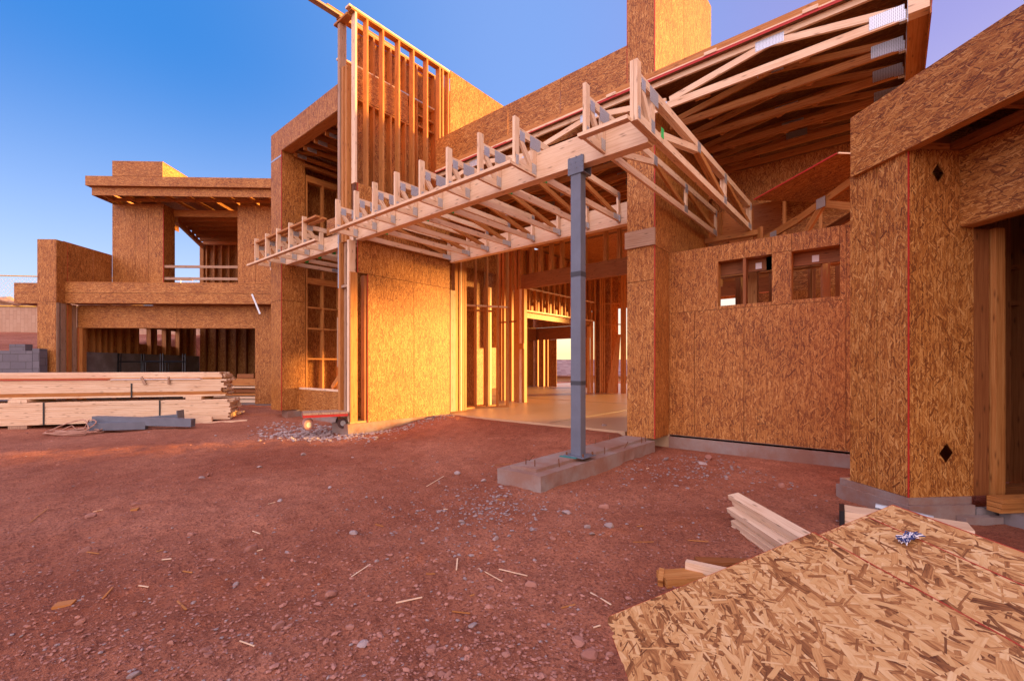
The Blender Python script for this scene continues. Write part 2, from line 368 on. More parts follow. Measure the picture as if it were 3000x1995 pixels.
def solo(name, mb, mat, label, cat, ang=0.0, group=None, kind=None):
    o = bpy.data.objects.new(name, mb.mesh(name, mat)); COL.objects.link(o)
    x, y = rot2(ang, mb.o.x, mb.o.y); o.location = (x, y, mb.o.z); o.rotation_euler = (0, 0, ang)
    tag(o, label, cat, group, kind); return o
def P(t): return MB(tuple(t['_o']))
def copy_tree(o, parent=None):
    c = o.copy(); COL.objects.link(c)
    if parent: c.parent = parent
    for ch in list(o.children): copy_tree(ch, c)
    return c
def pbox(name, mat, t, *a, g=None, label=None): return part(name, P(t).box(*a, g=g), mat, t, label)

# ------------------------------------------------------------------ ground
def sstep(a, b, x):
    t = max(0.0, min(1.0, (x-a)/(b-a))); return t*t*(3-2*t)
def ground_z(x, y, fine=True):
    c, d = to_frame(ANG_G, (x, y)); r_, f_ = to_frame(ANG_K, (x, y))
    z = -1.295 + .15*sstep(8.5, 12.5, d)*sstep(1.0, -4.5, c) - .03*sstep(4, 1.5, f_)
    if c < -12.45 and d > 12.9: z = max(z, .33 + min(d-12.9, 11)*.135 - 1.4*sstep(-12.9, -12.45, c))
    if -7.95 < x < -3.25: z += .165*sstep(4.9, 6.95, y)*sstep(-3.25, -3.6, x)
    far = math.hypot(x, y)
    if fine and far < 40:
        v = Vector((x, y, 0))
        a = noise.noise(v*.35)*.035 + noise.noise(v*1.1+Vector((9, 0, 0)))*.03 + noise.noise(Vector((x*3.6+y*1.2, y*2.2, 0)))*.018
        if far < 16: a += noise.noise(v*8.3)*.013 + abs(noise.noise(v*17.))*.014 + noise.noise(v*29.)*.006
        inside = (y > 6.9 and x > -8.2) or (y > 4.4 and -8.4 < x < -7.85)
        z += a*(.15 if inside else 1)
    return z
def build_ground():
    nr, na = 330, 640
    rs = [.6*(500/.6)**(i/(nr-1))**1.0 for i in range(nr)]
    rs = [.55+9.5*(i/210)**1.25 for i in range(211)] + [10.05*(700/10.05)**((i+1)/(nr-211)) for i in range(nr-211)]
    an = []
    for j in range(na):
        t = j/na*2-1; a = math.pi*(t*.42+.58*t**3) ; an.append(a)
    vs = [(0, 0, ground_z(0, 0))]; fs = []
    for r_ in rs:
        for a in an:
            x, y = rot2(ANG_K, r_*math.sin(a), r_*math.cos(a)); vs.append((x, y, ground_z(x, y)))
    for j in range(na): fs.append((0, 1+(j+1) % na, 1+j))
    for i in range(nr-1):
        for j in range(na):
            a = 1+i*na+j; b = 1+i*na+(j+1) % na
            fs.append((a, b, b+na, a+na))
    me = bpy.data.meshes.new('ground'); me.from_pydata(vs, [], fs); me.materials.append(M['red_dirt'])
    me.polygons.foreach_set('use_smooth', [True]*len(fs)); me.update()
    o = bpy.data.objects.new('ground', me); COL.objects.link(o)
    tag(o, 'bare red dirt of the building site strewn with pebbles', 'ground', kind='structure')
build_ground()

# ------------------------------------------------------------------ concrete
Z0 = -1.09
m = MB((-6, 12, Z0)); m.box(-8.45, -3.45, 7.06, 7.2, -1.5, Z0); m.box(-17, 8, 7.2, 27, -1.5, Z0)
solo('floor_slab', m, 'slab_concrete', 'smooth concrete floor slab of the house glowing in the low sun', 'floor slab', kind='structure')
solo('floor_joint', MB((-5, 14, Z0)).box(-5.115, -5.105, 7.2, 24, Z0+.001, Z0+.004), 'scuffed_steel', 'thin dark saw cut joint running across the concrete floor slab', 'floor joint', kind='structure')
solo('floor_joint', MB((-9, 12.4, Z0)).box(-15.6, -5.12, 12.39, 12.40, Z0+.001, Z0+.004), 'scuffed_steel', 'second saw cut joint crossing the concrete floor slab', 'floor joint', kind='structure')
def rough_curb(x0, x1, y0, y1, z0, z1, org, amp=.02):
    mb = MB(org); n = max(2, int((y1-y0)/.12)); nx = max(2, int((x1-x0)/.12)); nz = 3
    def d(x, y, z):
        v = Vector((x*5, y*5, z*7)); k = amp*(1.0 if z < z1-.03 else .25)
        return (x+noise.noise(v)*k, y+noise.noise(v+Vector((7, 0, 0)))*k, z+noise.noise(v+Vector((0, 7, 0)))*k*.4)
    def grid(fn, a, b):
        for i in range(a):
            for j in range(b):
                q = [fn(i/a, j/b), fn((i+1)/a, j/b), fn((i+1)/a, (j+1)/b), fn(i/a, (j+1)/b)]
                mb.face([d(*p) for p in q], [(0, 0), (.1, 0), (.1, .1), (0, .1)])
    L = lambda a, b, t: a+(b-a)*t
    grid(lambda u, v: (L(x0, x1, u), L(y0, y1, v), z1), nx, n)
    grid(lambda u, v: (L(x0, x1, u), y0, L(z0, z1, v)), nx, nz)
    grid(lambda u, v: (L(x1, x0, u), y1, L(z0, z1, v)), nx, nz)
    grid(lambda u, v: (x1, L(y0, y1, u), L(z0, z1, v)), n, nz)
    grid(lambda u, v: (x0, L(y1, y0, u), L(z0, z1, v)), n, nz)
    return mb
solo('concrete_curb', rough_curb(-8.44, -7.86, 4.50, 7.055, -1.5, Z0, (-8.1, 5.8, -1.3), .028), 'concrete', 'rough concrete curb under the golden sheathed wall beside the entry', 'curb')
t = thing('concrete_footing', 'long low concrete footing carrying the grey steel post', 'footing', (-3.05, 5.2, -1.3))
part('footing_base', rough_curb(-3.35, -2.755, 3.72, 6.64, -1.5, -1.125, t['_o'], .016), 'concrete', t)
part('footing_top', rough_curb(-3.25, -2.89, 3.83, 6.645, -1.13, Z0, t['_o'], .006), 'concrete', t)
pins = [(355, 822, 0, 0), (458, 845, 0, 0), (740, 833, -.01, 0), (375, 780, .07, .03), (1260, 688, 0, 0), (1490, 618, .04, .02), (1150, 585, 0, 0), (1318, 540, 0, 0), (1685, 563, 0, 0), (1728, 548, 0, 0)]
where = ['leftmost upright pin near the footing end', 'second upright pin at the footing end corner', 'pin just left of the steel post base', 'bent pin leaning over at the footing end', 'upright pin just right of the steel post', 'tilted pin halfway between steel post and pier', 'upright pin behind the steel post near the far edge', 'upright pin on the far footing edge by a grey stone', 'left one of two pins in front of the pier', 'right one of two pins in front of the pier']
for (px, py, dx, dy), w in zip(pins, where):
    b = on_ground(1450+px/3.92, 1150+py/3.92, Z0); mb = MB(b); mb.tube([b-Vector((0, 0, .02)), b+Vector((dx, dy, .07))], .006, 6)
    solo('anchor_pin', mb, 'rust', 'rusty anchor pin, ' + w, 'anchor pin', group='anchor pins in the footing')
m = MB((-1.6, 7.25, -1.3)); m.box(-2.74, 1.0, 7.165, 7.6, -1.5, -1.115); m.box(-2.74, 1.0, 7.20, 7.6, -1.115, -1.086)
solo('foundation_wall', m, 'concrete', 'low concrete foundation under the sheathed wall with two window holes', 'foundation')

# ------------------------------------------------------------------ steel post
t = thing('steel_post', 'blue grey square steel post bolted to the footing and carrying the canopy beam', 'steel post', (-2.94, 4.75, Z0))
mb = P(t).box(-3.01, -2.87, 4.69, 4.805, Z0+.02, 2.36); part('shaft', mb, 'steel_primer', t)
mb = P(t); mb.box(-3.012, -2.868, 4.687, 4.808, 1.10, 1.16); mb.box(-3.0115, -2.8685, 4.6875, 4.8075, -.22, -.17); part('scuff_band', mb, 'scuffed_steel', t)
part('base_plate', P(t).box(-3.06, -2.77, 4.60, 4.88, Z0+.004, Z0+.02), 'steel_primer', t)
mb = P(t)
for x in (-3.03, -2.80):
    for y in (4.63, 4.85): mb.tube([(x, y, Z0+.02), (x, y, Z0+.055)], .011, 6)
part('anchor_bolts', mb, 'rust', t)
cb = part('cap_bracket', P(t).box(-3.045, -2.825, 4.677, 4.690, 2.345, 2.55).box(-3.045, -2.825, 4.690, 4.86, 2.345, 2.357).box(-3.045, -2.825, 4.852, 4.864, 2.357, 2.60), 'steel_primer', t)
mb = P(t)
for i in range(9):
    x = -3.02+(i % 3)*.085+.01*(i % 2); z = 2.42+(i//3)*.065; mb.tube([(x, 4.677, z), (x, 4.669, z)], .008, 6)
part('bolt_head', mb, 'galvanized', cb)
mb = MB(Kp(.0, 5, Z0)); 
b0 = Vector((-3.05, 4.52, Z0+.008)); mb.box(-3.09, -2.86, 4.56, 4.595, Z0+.002, Z0+.012)
solo('teal_rag', mb, 'teal_rag', 'strip of teal shim material under the steel post base plate', 'shim')

# ------------------------------------------------------------------ entry canopy beams
ZT = 2.475
solo('canopy_beam', MB((-5, 4.77, ZT)).box(-7.90, -2.03, 4.70, 4.84, ZT-.028, 2.79), 'pale_lumber', 'long pale glued timber beam under the canopy trusses resting on the steel post', 'beam')
solo('ledger_beam', MB((-5.5, 7.14, 2.5)).box(-7.86, -3.225, 7.075, 7.21, 2.425, 2.79), 'pale_lumber', 'pale glued timber ledger beam above the entry receiving the truss ends', 'beam')
solo('edge_board', MB((-5.7, 4.2, ZT)).box(-7.90, -3.54, 4.165, 4.249, ZT, ZT+.038), 'pale_lumber', 'long edge board under the front ends of the eight canopy trusses', 'board')
solo('edge_board', MB((-2.3, 4.2, ZT)).box(-2.59, -2.01, 4.165, 4.249, ZT, ZT+.038), 'pale_lumber', 'short edge board between the two trusses right of the steel post', 'board')

def canopy_truss(lng, label, double=False):
    t = thing('canopy_truss', label, 'roof truss', (0, 4.25, ZT), 0, 'flat trusses of the entry canopy')
    w = .019; yE = 9.07 if lng else 7.068; o = t['_o']
    xs = [(-w, w)] if not double else [(-.04, -.002), (.002, .04)]
    def both(f):
        mb = MB(o)
        for a, b in xs: f(mb, a, b)
        return mb
    XR = xs[-1][1]
    zt = ZT+.50
    part('front_post', both(lambda m, a, b: m.box(a, b, 4.252, 4.34, ZT+.002, ZT+.615)), 'pale_lumber', t)
    part('inner_post', both(lambda m, a, b: m.box(a, b, 4.605, 4.692, ZT+.09, ZT+.411)), 'pale_lumber', t)
    part('top_chord', both(lambda m, a, b: m.box(a, b, 4.341, yE, zt-.089, zt)), 'pale_lumber', t)
    def bot(m, a, b):
        m.box(a, b, 4.341, 4.694, ZT, ZT+.089)
        m.box(a, b, 4.846, yE, ZT, ZT+.089)
        if double: m.box(a, b, 4.694, 4.846, ZT+.001, ZT+.088)
    part('bottom_chord', both(bot), 'pale_lumber', t)
    part('web', both(lambda m, a, b: m.bar(((a+b)/2, 4.37, zt-.12), ((a+b)/2, 4.60, ZT+.10), w*1.9, .07)), 'pale_lumber', t)
    nodes = [(4.90, 0), (5.50, 1), (6.93, 0)] if not lng else [(4.90, 0), (6.15, 1), (7.35, 0)]
    for i in range(2):
        (ya, sa), (yb, sb) = nodes[i], nodes[i+1]
        za = ZT+.10 if not sa else zt-.10; zb = ZT+.10 if not sb else zt-.10
        part('web', both(lambda m, a, b: m.bar(((a+b)/2, ya, za), ((a+b)/2, yb, zb), w*1.9, .075)), 'pale_lumber' if i == 0 else 'lumber', t)
    if lng:
        part('inner_post', both(lambda m, a, b: m.box(a, b, 7.38, 7.45, ZT+.09, zt-.09)), 'pale_lumber', t)
        part('web', both(lambda m, a, b: m.bar(((a+b)/2, 7.50, zt-.11), ((a+b)/2, 8.95, ZT+.10), w*1.9, .075)), 'lumber', t)
    part('end_post', both(lambda m, a, b: m.box(a, b, yE-.075, yE-.002, ZT+.09, zt-.09)), 'pale_lumber', t)
    pl = [(4.35, 4.45, zt-.15, zt-.03), (4.56, 4.78, zt-.17, zt-.01), (4.60, 4.69, ZT+.02, ZT+.15), (4.275, 4.325, ZT+.03, ZT+.15)]
    pl += [(nodes[1][0]-.06, nodes[1][0]+.06, zt-.14, zt-.01), (yE-.24, yE-.03, ZT+.01, ZT+.10), (yE-.09, yE-.01, zt-.14, zt-.02)]
    if lng: pl += [(7.34, 7.46, zt-.16, zt-.02), (7.30, 7.45, ZT+.02, ZT+.13)]
    mb = MB(o)
    for a, b, c, d in pl: mb.box(XR, XR+.003, a, b, c, d, g=1)
    part('nail_plates', mb, 'galvanized', t)
    if not lng: part('hanger', MB(o).box(-.026, .026, yE-.05, yE-.004, ZT-.006, ZT-.002).box(-.03, -.0195, yE-.05, yE-.003, ZT-.004, ZT+.10).box(XR+.0035, XR+.013, yE-.05, yE-.003, ZT-.004, ZT+.10), 'galvanized', t)
    return t
TX = [-7.834, -7.205, -6.631, -6.019, -5.395, -4.787, -4.17, -3.559]
lab = ['flat pale truss of the canopy beside the golden sheathed wall', 'second flat canopy truss out from the golden sheathed wall', 'third flat canopy truss out from the golden sheathed wall', 'fourth flat canopy truss out from the golden sheathed wall', 'fourth flat canopy truss left of the steel post', 'third flat canopy truss left of the steel post', 'second flat canopy truss left of the steel post', 'flat canopy truss just left of the steel post with its front post standing free']
base = canopy_truss(False, lab[0])
for i, x in enumerate(TX):
    o = base if i == 0 else copy_tree(base)
    o.location = (x, 4.25, ZT); o['label'] = lab[i]
    if i in (1, 3, 4, 6, 7):
        mb = MB((0, 4.25, ZT)); mb.box(.0195, .0225, 4.86, 4.93, ZT-.015, ZT+.085); mb.box(-.0185, .0185, 4.86, 4.90, ZT-.004, ZT-.001); part('green_tag', mb, 'green_tag', o)
o = canopy_truss(True, 'long flat truss right of the steel post running back over the window wall'); o.location = (-2.557, 4.25, ZT)
o = canopy_truss(True, 'doubled end truss at the right tip of the canopy with a green tag', True); o.location = (-1.985, 4.25, ZT)
mb = MB((0, 4.25, ZT)); mb.box(.0405, .0435, 4.86, 4.93, ZT+.06, ZT+.17); part('green_tag', mb, 'green_tag', o)
solo('wall_plate', MB((-2.3, 9.1, 2.4)).box(-2.755, -1.80, 9.02, 9.16, 2.38, 2.47), 'lumber', 'short timber plate under the far ends of the two long canopy trusses', 'timber plate')

# ------------------------------------------------------------------ golden wall by the entry + stud tower
XW = -7.9
t = thing('sheathed_entry_wall', 'golden sun warmed wall sheathed in strand board left of the entry', 'wall', (-8.1, 5.8, Z0))
pan = [(4.955, 6.07, -1.10, 1.822), (6.074, 7.105, -1.10, 1.822), (4.735, 6.07, 1.826, 2.444), (6.074, 7.105, 1.826, 2.444)]
for y0, y1, z0, z1 in pan: part('sheathing_panel', P(t).box(XW, XW+.012, y0, y1, z0, z1, g=2), 'osb', t)
part('red_edge', P(t).box(XW+.001, XW+.013, 4.728, 4.734, 1.826, 2.44).box(XW+.001, XW+.013, 4.948, 4.954, -1.10, 1.82), 'red_paint', t)
part('sill_plate', P(t).box(-8.36, XW, 4.58, 7.1, Z0, Z0+.04), 'treated_lumber', t)
for (x0, x1, y0, y1, mt, ztop) in [(-8.355, -8.27, 4.585, 4.72, 'lumber', 2.44), (-8.265, -8.20, 4.66, 4.75, 'weathered_lumber', 2.44), (-8.025, -7.945, 4.585, 4.72, 'pale_lumber', 2.44),
        (-7.94, XW+.01, 4.583, 4.66, 'lumber', 1.82), (-7.94, XW+.006, 4.662, 4.73, 'lumber', 1.82), (-7.942, XW+.004, 4.583, 4.728, 'pale_lumber', 2.44), (-8.03, XW-.002, 4.885, 4.95, 'dark_lumber', 1.8), (-8.35, -8.26, 5.6, 5.7, 'lumber', 2.4), (-8.35, -8.26, 6.5, 6.6, 'lumber', 2.4), (-8.03, XW-.002, 5.5, 5.54, 'lumber', 2.4), (-8.03, XW-.002, 6.05, 6.09, 'lumber', 2.4), (-8.03, XW-.002, 6.6, 6.64, 'lumber', 2.4)]:
    if mt == 'pale_lumber' and x0 == -7.942: continue
    part('stud', P(t).box(x0, x1, y0, y1, Z0+.041, ztop), mt, t)
part('blocking', P(t).box(-8.262, -8.03, 4.60, 4.74, 1.55, 1.60), 'weathered_lumber', t)
part('back_panel', P(t).box(-8.20, -8.188, 4.80, 7.1, Z0+.05, 2.40, g=2), 'osb', t)
part('metal_strap', P(t).box(-8.35, -8.325, 4.578, 4.583, 1.55, 2.60), 'galvanized', t)

t = thing('stud_tower', 'tall open stud framed tower rising above the canopy', 'framed tower', (-9.7, 5.8, Z0))
YE_ = [4.725, 4.974, 5.337, 5.724, 6.097, 6.473, 6.841, 6.933, 7.10]
for i, y in enumerate(YE_): part('stud', P(t).box(-8.04, XW, y-.038, y, 2.98 if i else 3.56, 6.845), 'lumber' if i else 'pale_lumber', t)
part('top_plate', P(t).box(-8.04, XW, 4.61, 7.12, 6.846, 6.884), 'lumber', t)
part('top_plate', P(t).box(-8.04, XW, 4.56, 7.12, 6.885, 6.923), 'pale_lumber', t)
part('corner_board', P(t).box(-8.52, -8.02, 4.58, 4.72, 6.845-.045, 6.845-.005), 'lumber', t)
part('lower_panel', P(t).box(XW, XW+.012, 4.735, 5.9, 2.447, 3.56, g=2), 'osb', t)
part('lower_panel', P(t).box(XW, XW+.012, 5.904, 7.1, 2.447, 3.56, g=2), 'osb', t)
part('red_edge', P(t).box(XW+.001, XW+.013, 4.728, 4.734, 2.98, 3.56), 'red_paint', t)
YI = [4.76, 5.00, 5.41, 5.83, 6.22, 6.54, 7.07]
for y in YI: part('inner_stud', P(t).box(-8.49, -8.35, y-.038, y, 2.6, 6.93), 'lumber', t)
part('inner_top_plate', P(t).box(-8.49, -8.35, 4.62, 7.12, 6.93, 6.965), 'lumber', t)
part('overhang_plank', P(t).box(-8.49, -8.36, 4.05, 6.4, 6.966, 7.004), 'weathered_lumber', t)
part('overhang_plank', P(t).box(-8.47, -8.36, 4.36, 6.0, 7.005, 7.043), 'lumber', t)
part('header_band', P(t).box(-8.35, -8.338, 4.95, 6.25, 5.50, 6.12, g=1), 'osb', t)
part('header_band', P(t).box(-8.49, -8.351, 4.80, 6.30, 5.46, 5.499, g=1), 'lumber', t)
part('rail', P(t).box(-8.49, -8.351, 4.62, 7.10, 6.121, 6.158, g=1), 'pale_lumber', t)
for z in (5.55, 5.80): part('blocking', P(t).box(-8.47, -8.36, 6.545, 7.03, z, z+.038, g=1), 'lumber', t)
part('metal_strip', P(t).box(-8.349, -8.346, 5.9, 6.9, 6.125, 6.155), 'galvanized', t)
part('inner_sheathing', P(t).box(-8.505, -8.493, 5.02, 9.49, 2.6, 6.93, g=2), 'osb', t)
for i, x in enumerate((-8.36, -8.26, -8.17)): part('corner_stud', P(t).box(x-.04, x+.04, 4.60+.02*i, 4.74, 2.45, 6.79 if i == 0 else 5.9), ['weathered_lumber', 'lumber', 'lumber'][i], t)
# parapet sheets beyond the studs
for y0, y1 in ((7.125, 8.08), (8.084, 9.10)): part('parapet_panel', P(t).box(XW-.012, XW, y0, y1, 3.5, 6.94, g=2), 'osb', t)
part('parapet_frame', P(t).box(-8.03, XW-.013, 7.13, 9.1, 6.84, 6.93, g=1), 'lumber', t)
# front header and left leg
YT = 4.6
part('front_header', P(t).box(-10.978, -9.60, YT, YT+.012, 5.09, 5.612, g=2), 'osb', t)
part('front_header', P(t).box(-9.596, -8.41, YT, YT+.012, 5.09, 5.612, g=2), 'osb', t)
part('header_beam', P(t).box(-10.96, -8.41, YT+.013, YT+.24, 5.085, 5.60), 'lumber', t)
part('leg_panel', P(t).box(-11.55, -10.98, YT, YT+.012, 4.985, 5.612, g=2), 'osb', t)
part('leg_panel', P(t).box(-11.55, -10.98, YT, YT+.012, 1.58, 4.98, g=2), 'osb', t)
part('leg_panel', P(t).box(-11.55, -10.98, YT, YT+.012, -1.03, 1.576, g=2), 'osb', t)
part('metal_strip', P(t).box(-11.56, -10.975, YT-.004, YT-.001, 4.95, 4.99), 'galvanized', t)
part('red_edge', P(t).box(-10.979, -10.966, YT-.001, YT+.012, -1.03, 5.085), 'red_paint', t)
part('side_panel', P(t).box(-10.978, -10.966, YT+.013, 5.16, 1.58, 5.08, g=2), 'osb', t)
part('side_panel', P(t).box(-10.978, -10.966, YT+.013, 5.16, -1.02, 1.576, g=2), 'osb', t)
part('outer_panel', P(t).box(-11.55, -11.538, YT+.013, 9.5, -1.0, 5.612, g=2), 'osb', t)
for z0, z1, ys in ((2.75, 4.55, (5.20, 5.62, 6.06, 6.52, 7.0)), (-1.02, 2.40, (5.20, 5.62, 6.06, 6.52, 7.0))):
    for y in ys: part('stud', P(t).box(-11.1, -10.968, y-.022, y+.022, z0, z1), 'lumber', t)
part('window_head', P(t).box(-11.1, -10.965, 5.178, 9.2, 4.551, 4.70, g=1), 'lumber', t)
part('window_head', P(t).box(-11.1, -10.965, 5.178, 9.2, 2.05, 2.20, g=1), 'lumber', t)
for z in (.18, .93, 1.45): part('blocking', P(t).box(-11.08, -10.97, 5.225, 9.0, z, z+.04, g=1), 'lumber', t)
part('blocking', P(t).box(-11.3, -11.25, 5.2, 9.0, 3.5, 3.56, g=1), 'lumber', t)
part('back_sheathing', P(t).box(-11.50, -11.488, 5.17, 9.5, -1.0, 5.0, g=2), 'osb', t)
part('rear_panel', P(t).box(-11.48, -8.52, 9.5, 9.512, .55, 6.9, g=2), 'osb', t)
part('ceiling_deck', P(t).box(-11.53, -8.51, 4.85, 9.5, 5.50, 5.512, g=0), 'osb', t)
for x in (-10.86, -10.36, -9.86, -9.36, -8.86):
    jo = part('ceiling_joist', P(t).box(x-.02, x+.02, 4.842, 9.45, 5.00, 5.09, g=1).box(x-.02, x+.02, 4.842, 9.45, 5.40, 5.49, g=1).bar((x, 4.9, 5.10), (x, 6.0, 5.39), .038, .08).bar((x, 6.0, 5.39), (x, 7.3, 5.10), .038, .08), 'lumber', t)
    part('nail_plate', MB(t['_o']).box(x+.0205, x+.024, 4.92, 5.14, 5.00, 5.09, g=1), 'galvanized', jo)
part('top_plate', P(t).box(-11.1, -10.967, 4.85, 9.4, 4.90, 4.98, g=1), 'lumber', t)
# knee wall and inner frame behind the left leg
part('knee_wall_panel', P(t).box(-10.96, -9.55, 5.02, 5.032, -1.06, -.535, g=0), 'osb', t)
part('knee_wall_panel', P(t).box(-9.546, -8.39, 5.02, 5.032, -1.08, -.535, g=0), 'osb', t)
part('knee_wall_cap', P(t).box(-10.96, -8.39, 5.015, 5.15, -.534, -.496), 'pale_lumber', t)
part('frame_post', P(t).box(-9.85, -9.76, 5.38, 5.46, .0, 1.15), 'weathered_lumber', t)
part('frame_post', P(t).box(-9.84, -9.74, 5.47, 5.55, -.5, .99), 'lumber', t)
for z0, z1 in ((.40, .47), (1.08, 1.15)): part('frame_rail', P(t).box(-9.755, -8.4, 5.39, 5.43, z0, z1), 'weathered_lumber', t)
part('frame_board', P(t).box(-9.755, -8.4, 5.38, 5.42, -.02, .27), 'dark_lumber', t)
part('brace', P(t).bar((-9.92, 5.30, -.48), (-8.75, 5.30, .45), .04, .10), 'lumber', t)
part('floor_board', P(t).box(-10.96, -8.39, 5.16, 9.4, -1.1, -1.05, g=0), 'lumber', t)
part('leg_foundation', P(t).box(-11.3, -10.99, 4.75, 5.1, -1.4, -1.035).box(-10.95, -8.45, 5.05, 5.2, -1.4, -1.085), 'concrete', t)

# small balcony canopy left of the tower corner
t = thing('side_canopy', 'smaller unfinished canopy deck framed in front of the tower opening', 'canopy', (-10.2, 5.0, 2.43))
part('edge_board', P(t).box(-11.86, -8.46, 4.165, 4.25, 2.425, 2.463), 'pale_lumber', t)
part('beam', P(t).box(-11.86, -7.99, 4.70, 4.84, 2.415, 2.70), 'pale_lumber', t)
part('rail', P(t).box(-11.84, -8.62, 4.262, 4.35, 2.94, 2.978), 'lumber', t)
part('rail', P(t).box(-11.80, -8.52, 4.352, 4.44, 2.90, 2.938), 'lumber', t)
for i, x in enumerate((-11.617, -11.0, -10.41, -9.80, -9.18)):
    xx = x+.019
    part('truss_post', P(t).box(xx-.019, xx+.019, 4.252, 4.34, 2.464, 3.06), 'pale_lumber', t)
    part('truss_chord', P(t).box(xx-.019, xx+.019, 4.341, 6.15, 2.43, 2.515).box(xx-.019, xx+.019, 4.445, 6.1, 2.83, 2.915).box(xx-.019, xx+.019, 4.61, 4.69, 2.52, 2.82), 'pale_lumber', t)
    part('truss_web', P(t).bar((xx, 4.37, 2.83), (xx, 4.62, 2.53), .036, .07), 'pale_lumber', t)
    part('nail_plates', P(t).box(xx+.019, xx+.022, 4.34, 4.46, 2.80, 2.90, g=1).box(xx+.019, xx+.022, 4.27, 4.33, 2.50, 2.60, g=1).box(xx+.019, xx+.022, 4.58, 4.69, 2.45, 2.56, g=1).box(xx+.019, xx+.022, 5.85, 6.1, 2.44, 2.52, g=1), 'galvanized', t)
    if i in (2, 3, 4): part('green_tag', P(t).box(xx+.0195, xx+.023, 4.88, 4.96, 2.41, 2.50), 'green_tag', t)
part('rear_beam', P(t).box(-11.0, -8.5, 6.05, 6.17, 2.39, 2.428), 'lumber', t)
part('end_panel', P(t).box(-8.92, -7.93, 4.645, 4.657, 2.70, 3.02, g=0), 'osb', t)
part('loose_board', P(t).box(-10.9, -8.45, 6.5, 6.54, 2.22, 2.31), 'weathered_lumber', t)

# ------------------------------------------------------------------ tall pier and parapet
t = thing('tall_pier', 'tall strand board pier rising through the roof above the entry', 'pier', (-3.0, 7.8, Z0))
for z0, z1 in ((-1.10, 1.33), (1.334, 3.77), (3.774, 7.2)):
    part('front_panel', P(t).box(-3.219, -2.772, 6.655, 6.667, z0, z1, g=2), 'osb', t)
for z0, z1, y1 in ((-1.10, 1.846, 7.22), (1.85, 3.77, 9.3), (3.774, 7.2, 7.9)):
    part('side_panel', P(t).box(-2.772, -2.76, 6.668, y1, z0, z1, g=2), 'osb', t)
part('side_panel', P(t).box(-2.772, -2.76, 7.904, 9.45, 3.774, 7.2, g=2), 'osb', t)
part('left_panel', P(t).box(-3.219, -3.207, 6.668, 9.45, -1.10, 7.2, g=2), 'osb', t)
part('red_edge', P(t).box(-2.771, -2.7585, 6.653, 6.667, -1.10, 7.2).box(-3.221, -3.213, 6.653, 6.6545, 3.77, 7.2), 'red_paint', t)
part('nailed_block', P(t).box(-3.235, -2.745, 6.61, 6.653, 1.86, 2.12), 'weathered_lumber', t)
t = thing('long_parapet', 'long strand board parapet between the stud tower and the tall pier', 'parapet', (-5.5, 6.7, 4.7))
for x0, x1 in ((-7.86, -5.72), (-5.716, -4.50), (-4.496, -3.225)): part('parapet_panel', P(t).box(x0, x1, 6.66, 6.672, 4.0, 5.115, g=0), 'osb', t)
part('parapet_frame', P(t).box(-7.86, -3.225, 6.674, 6.80, 5.0, 5.108), 'lumber', t)

# ------------------------------------------------------------------ high flat roof
ZB = 3.765
def roof_truss(x0, x1, y, label, mt='lumber'):
    t = thing('roof_truss', label, 'roof truss', ((x0+x1)/2, y, ZB), 0, 'long trusses under the high flat roof'); a, b = y-.019, y+.019
    part('bottom_chord', P(t).box(x0, x1, a, b, ZB, ZB+.10), mt, t)
    part('top_chord', P(t).box(x0, x1, a, b, ZB+.375, ZB+.45), mt, t)
    n = max(1, round((x1-x0)/2.6)); st = (x1-x0)/n; mb = P(t)
    for i in range(n):
        xa = x0+i*st
        part('web', P(t).bar((xa+.03, y, ZB+.12), (xa+st*.5, y, ZB+.35), .036, .085), mt, t)
        part('web', P(t).bar((xa+st*.5, y, ZB+.35), (xa+st-.03, y, ZB+.12), .036, .085), mt, t)
        mb.box(xa+st*.5-.16, xa+st*.5+.16, a-.003, a, ZB+.30, ZB+.42, g=0); mb.box(xa+st-.10, xa+st-.005, a-.003, a, ZB+.01, ZB+.11, g=0)
    mb.box(x1-.32, x1-.02, a-.0035, a-.0005, ZB+.02, ZB+.17, g=0)
    part('nail_plates', mb, 'galvanized', t); return t
XB = .135
roof_truss(-7.75, XB-.01, 6.5, 'frontmost long pale truss of the high flat roof', 'pale_lumber')
rl = ['second', 'third', 'fourth', 'fifth', 'sixth']
for i, y in enumerate((7.11, 7.72, 8.33, 8.94, 9.36)):
    roof_truss(-2.70, XB-.01, y, rl[i] + ' high roof truss back from the roof edge, right of the tall pier')
    roof_truss(-7.75, -3.26, y, rl[i] + ' high roof truss back from the roof edge, left of the tall pier')
for y, l in ((10.0, 'rearmost left'), (10.6, 'last')): roof_truss(-7.75, -2.0, y, 'far high roof truss above the inner header, ' + l)
solo('roof_deck', MB((-4, 9, 4.22)).box(-7.88, -3.225, 6.42, 13.0, 4.217, 4.230, g=0).box(-2.755, .36, 6.42, 13.0, 4.217, 4.230, g=0).box(-3.224, -2.756, 6.42, 6.652, 4.217, 4.230, g=0).box(-9.69, -7.885, 9.52, 13.0, 4.217, 4.230, g=0), 'osb_shaded', 'strand board deck lying on the high flat roof trusses', 'roof deck')
t = thing('roof_edge', 'layered timber edge of the high flat roof with red painted board ends', 'roof edge', (-3.5, 6.45, 4.25))
part('red_edge', P(t).box(-7.88, .36, 6.412, 6.4195, 4.214, 4.232), 'red_paint', t)
part('edge_board', P(t).box(-7.8, .36, 6.47, 6.61, 4.232, 4.270), 'pale_lumber', t)
part('red_edge', P(t).box(-3.9, -.2, 6.466, 6.62, 4.2705, 4.284).box(-7.2, -5.6, 6.466, 6.62, 4.2705, 4.280), 'red_paint', t)
part('edge_board', P(t).box(-7.7, .30, 6.50, 6.64, 4.285, 4.323), 'pale_lumber', t)
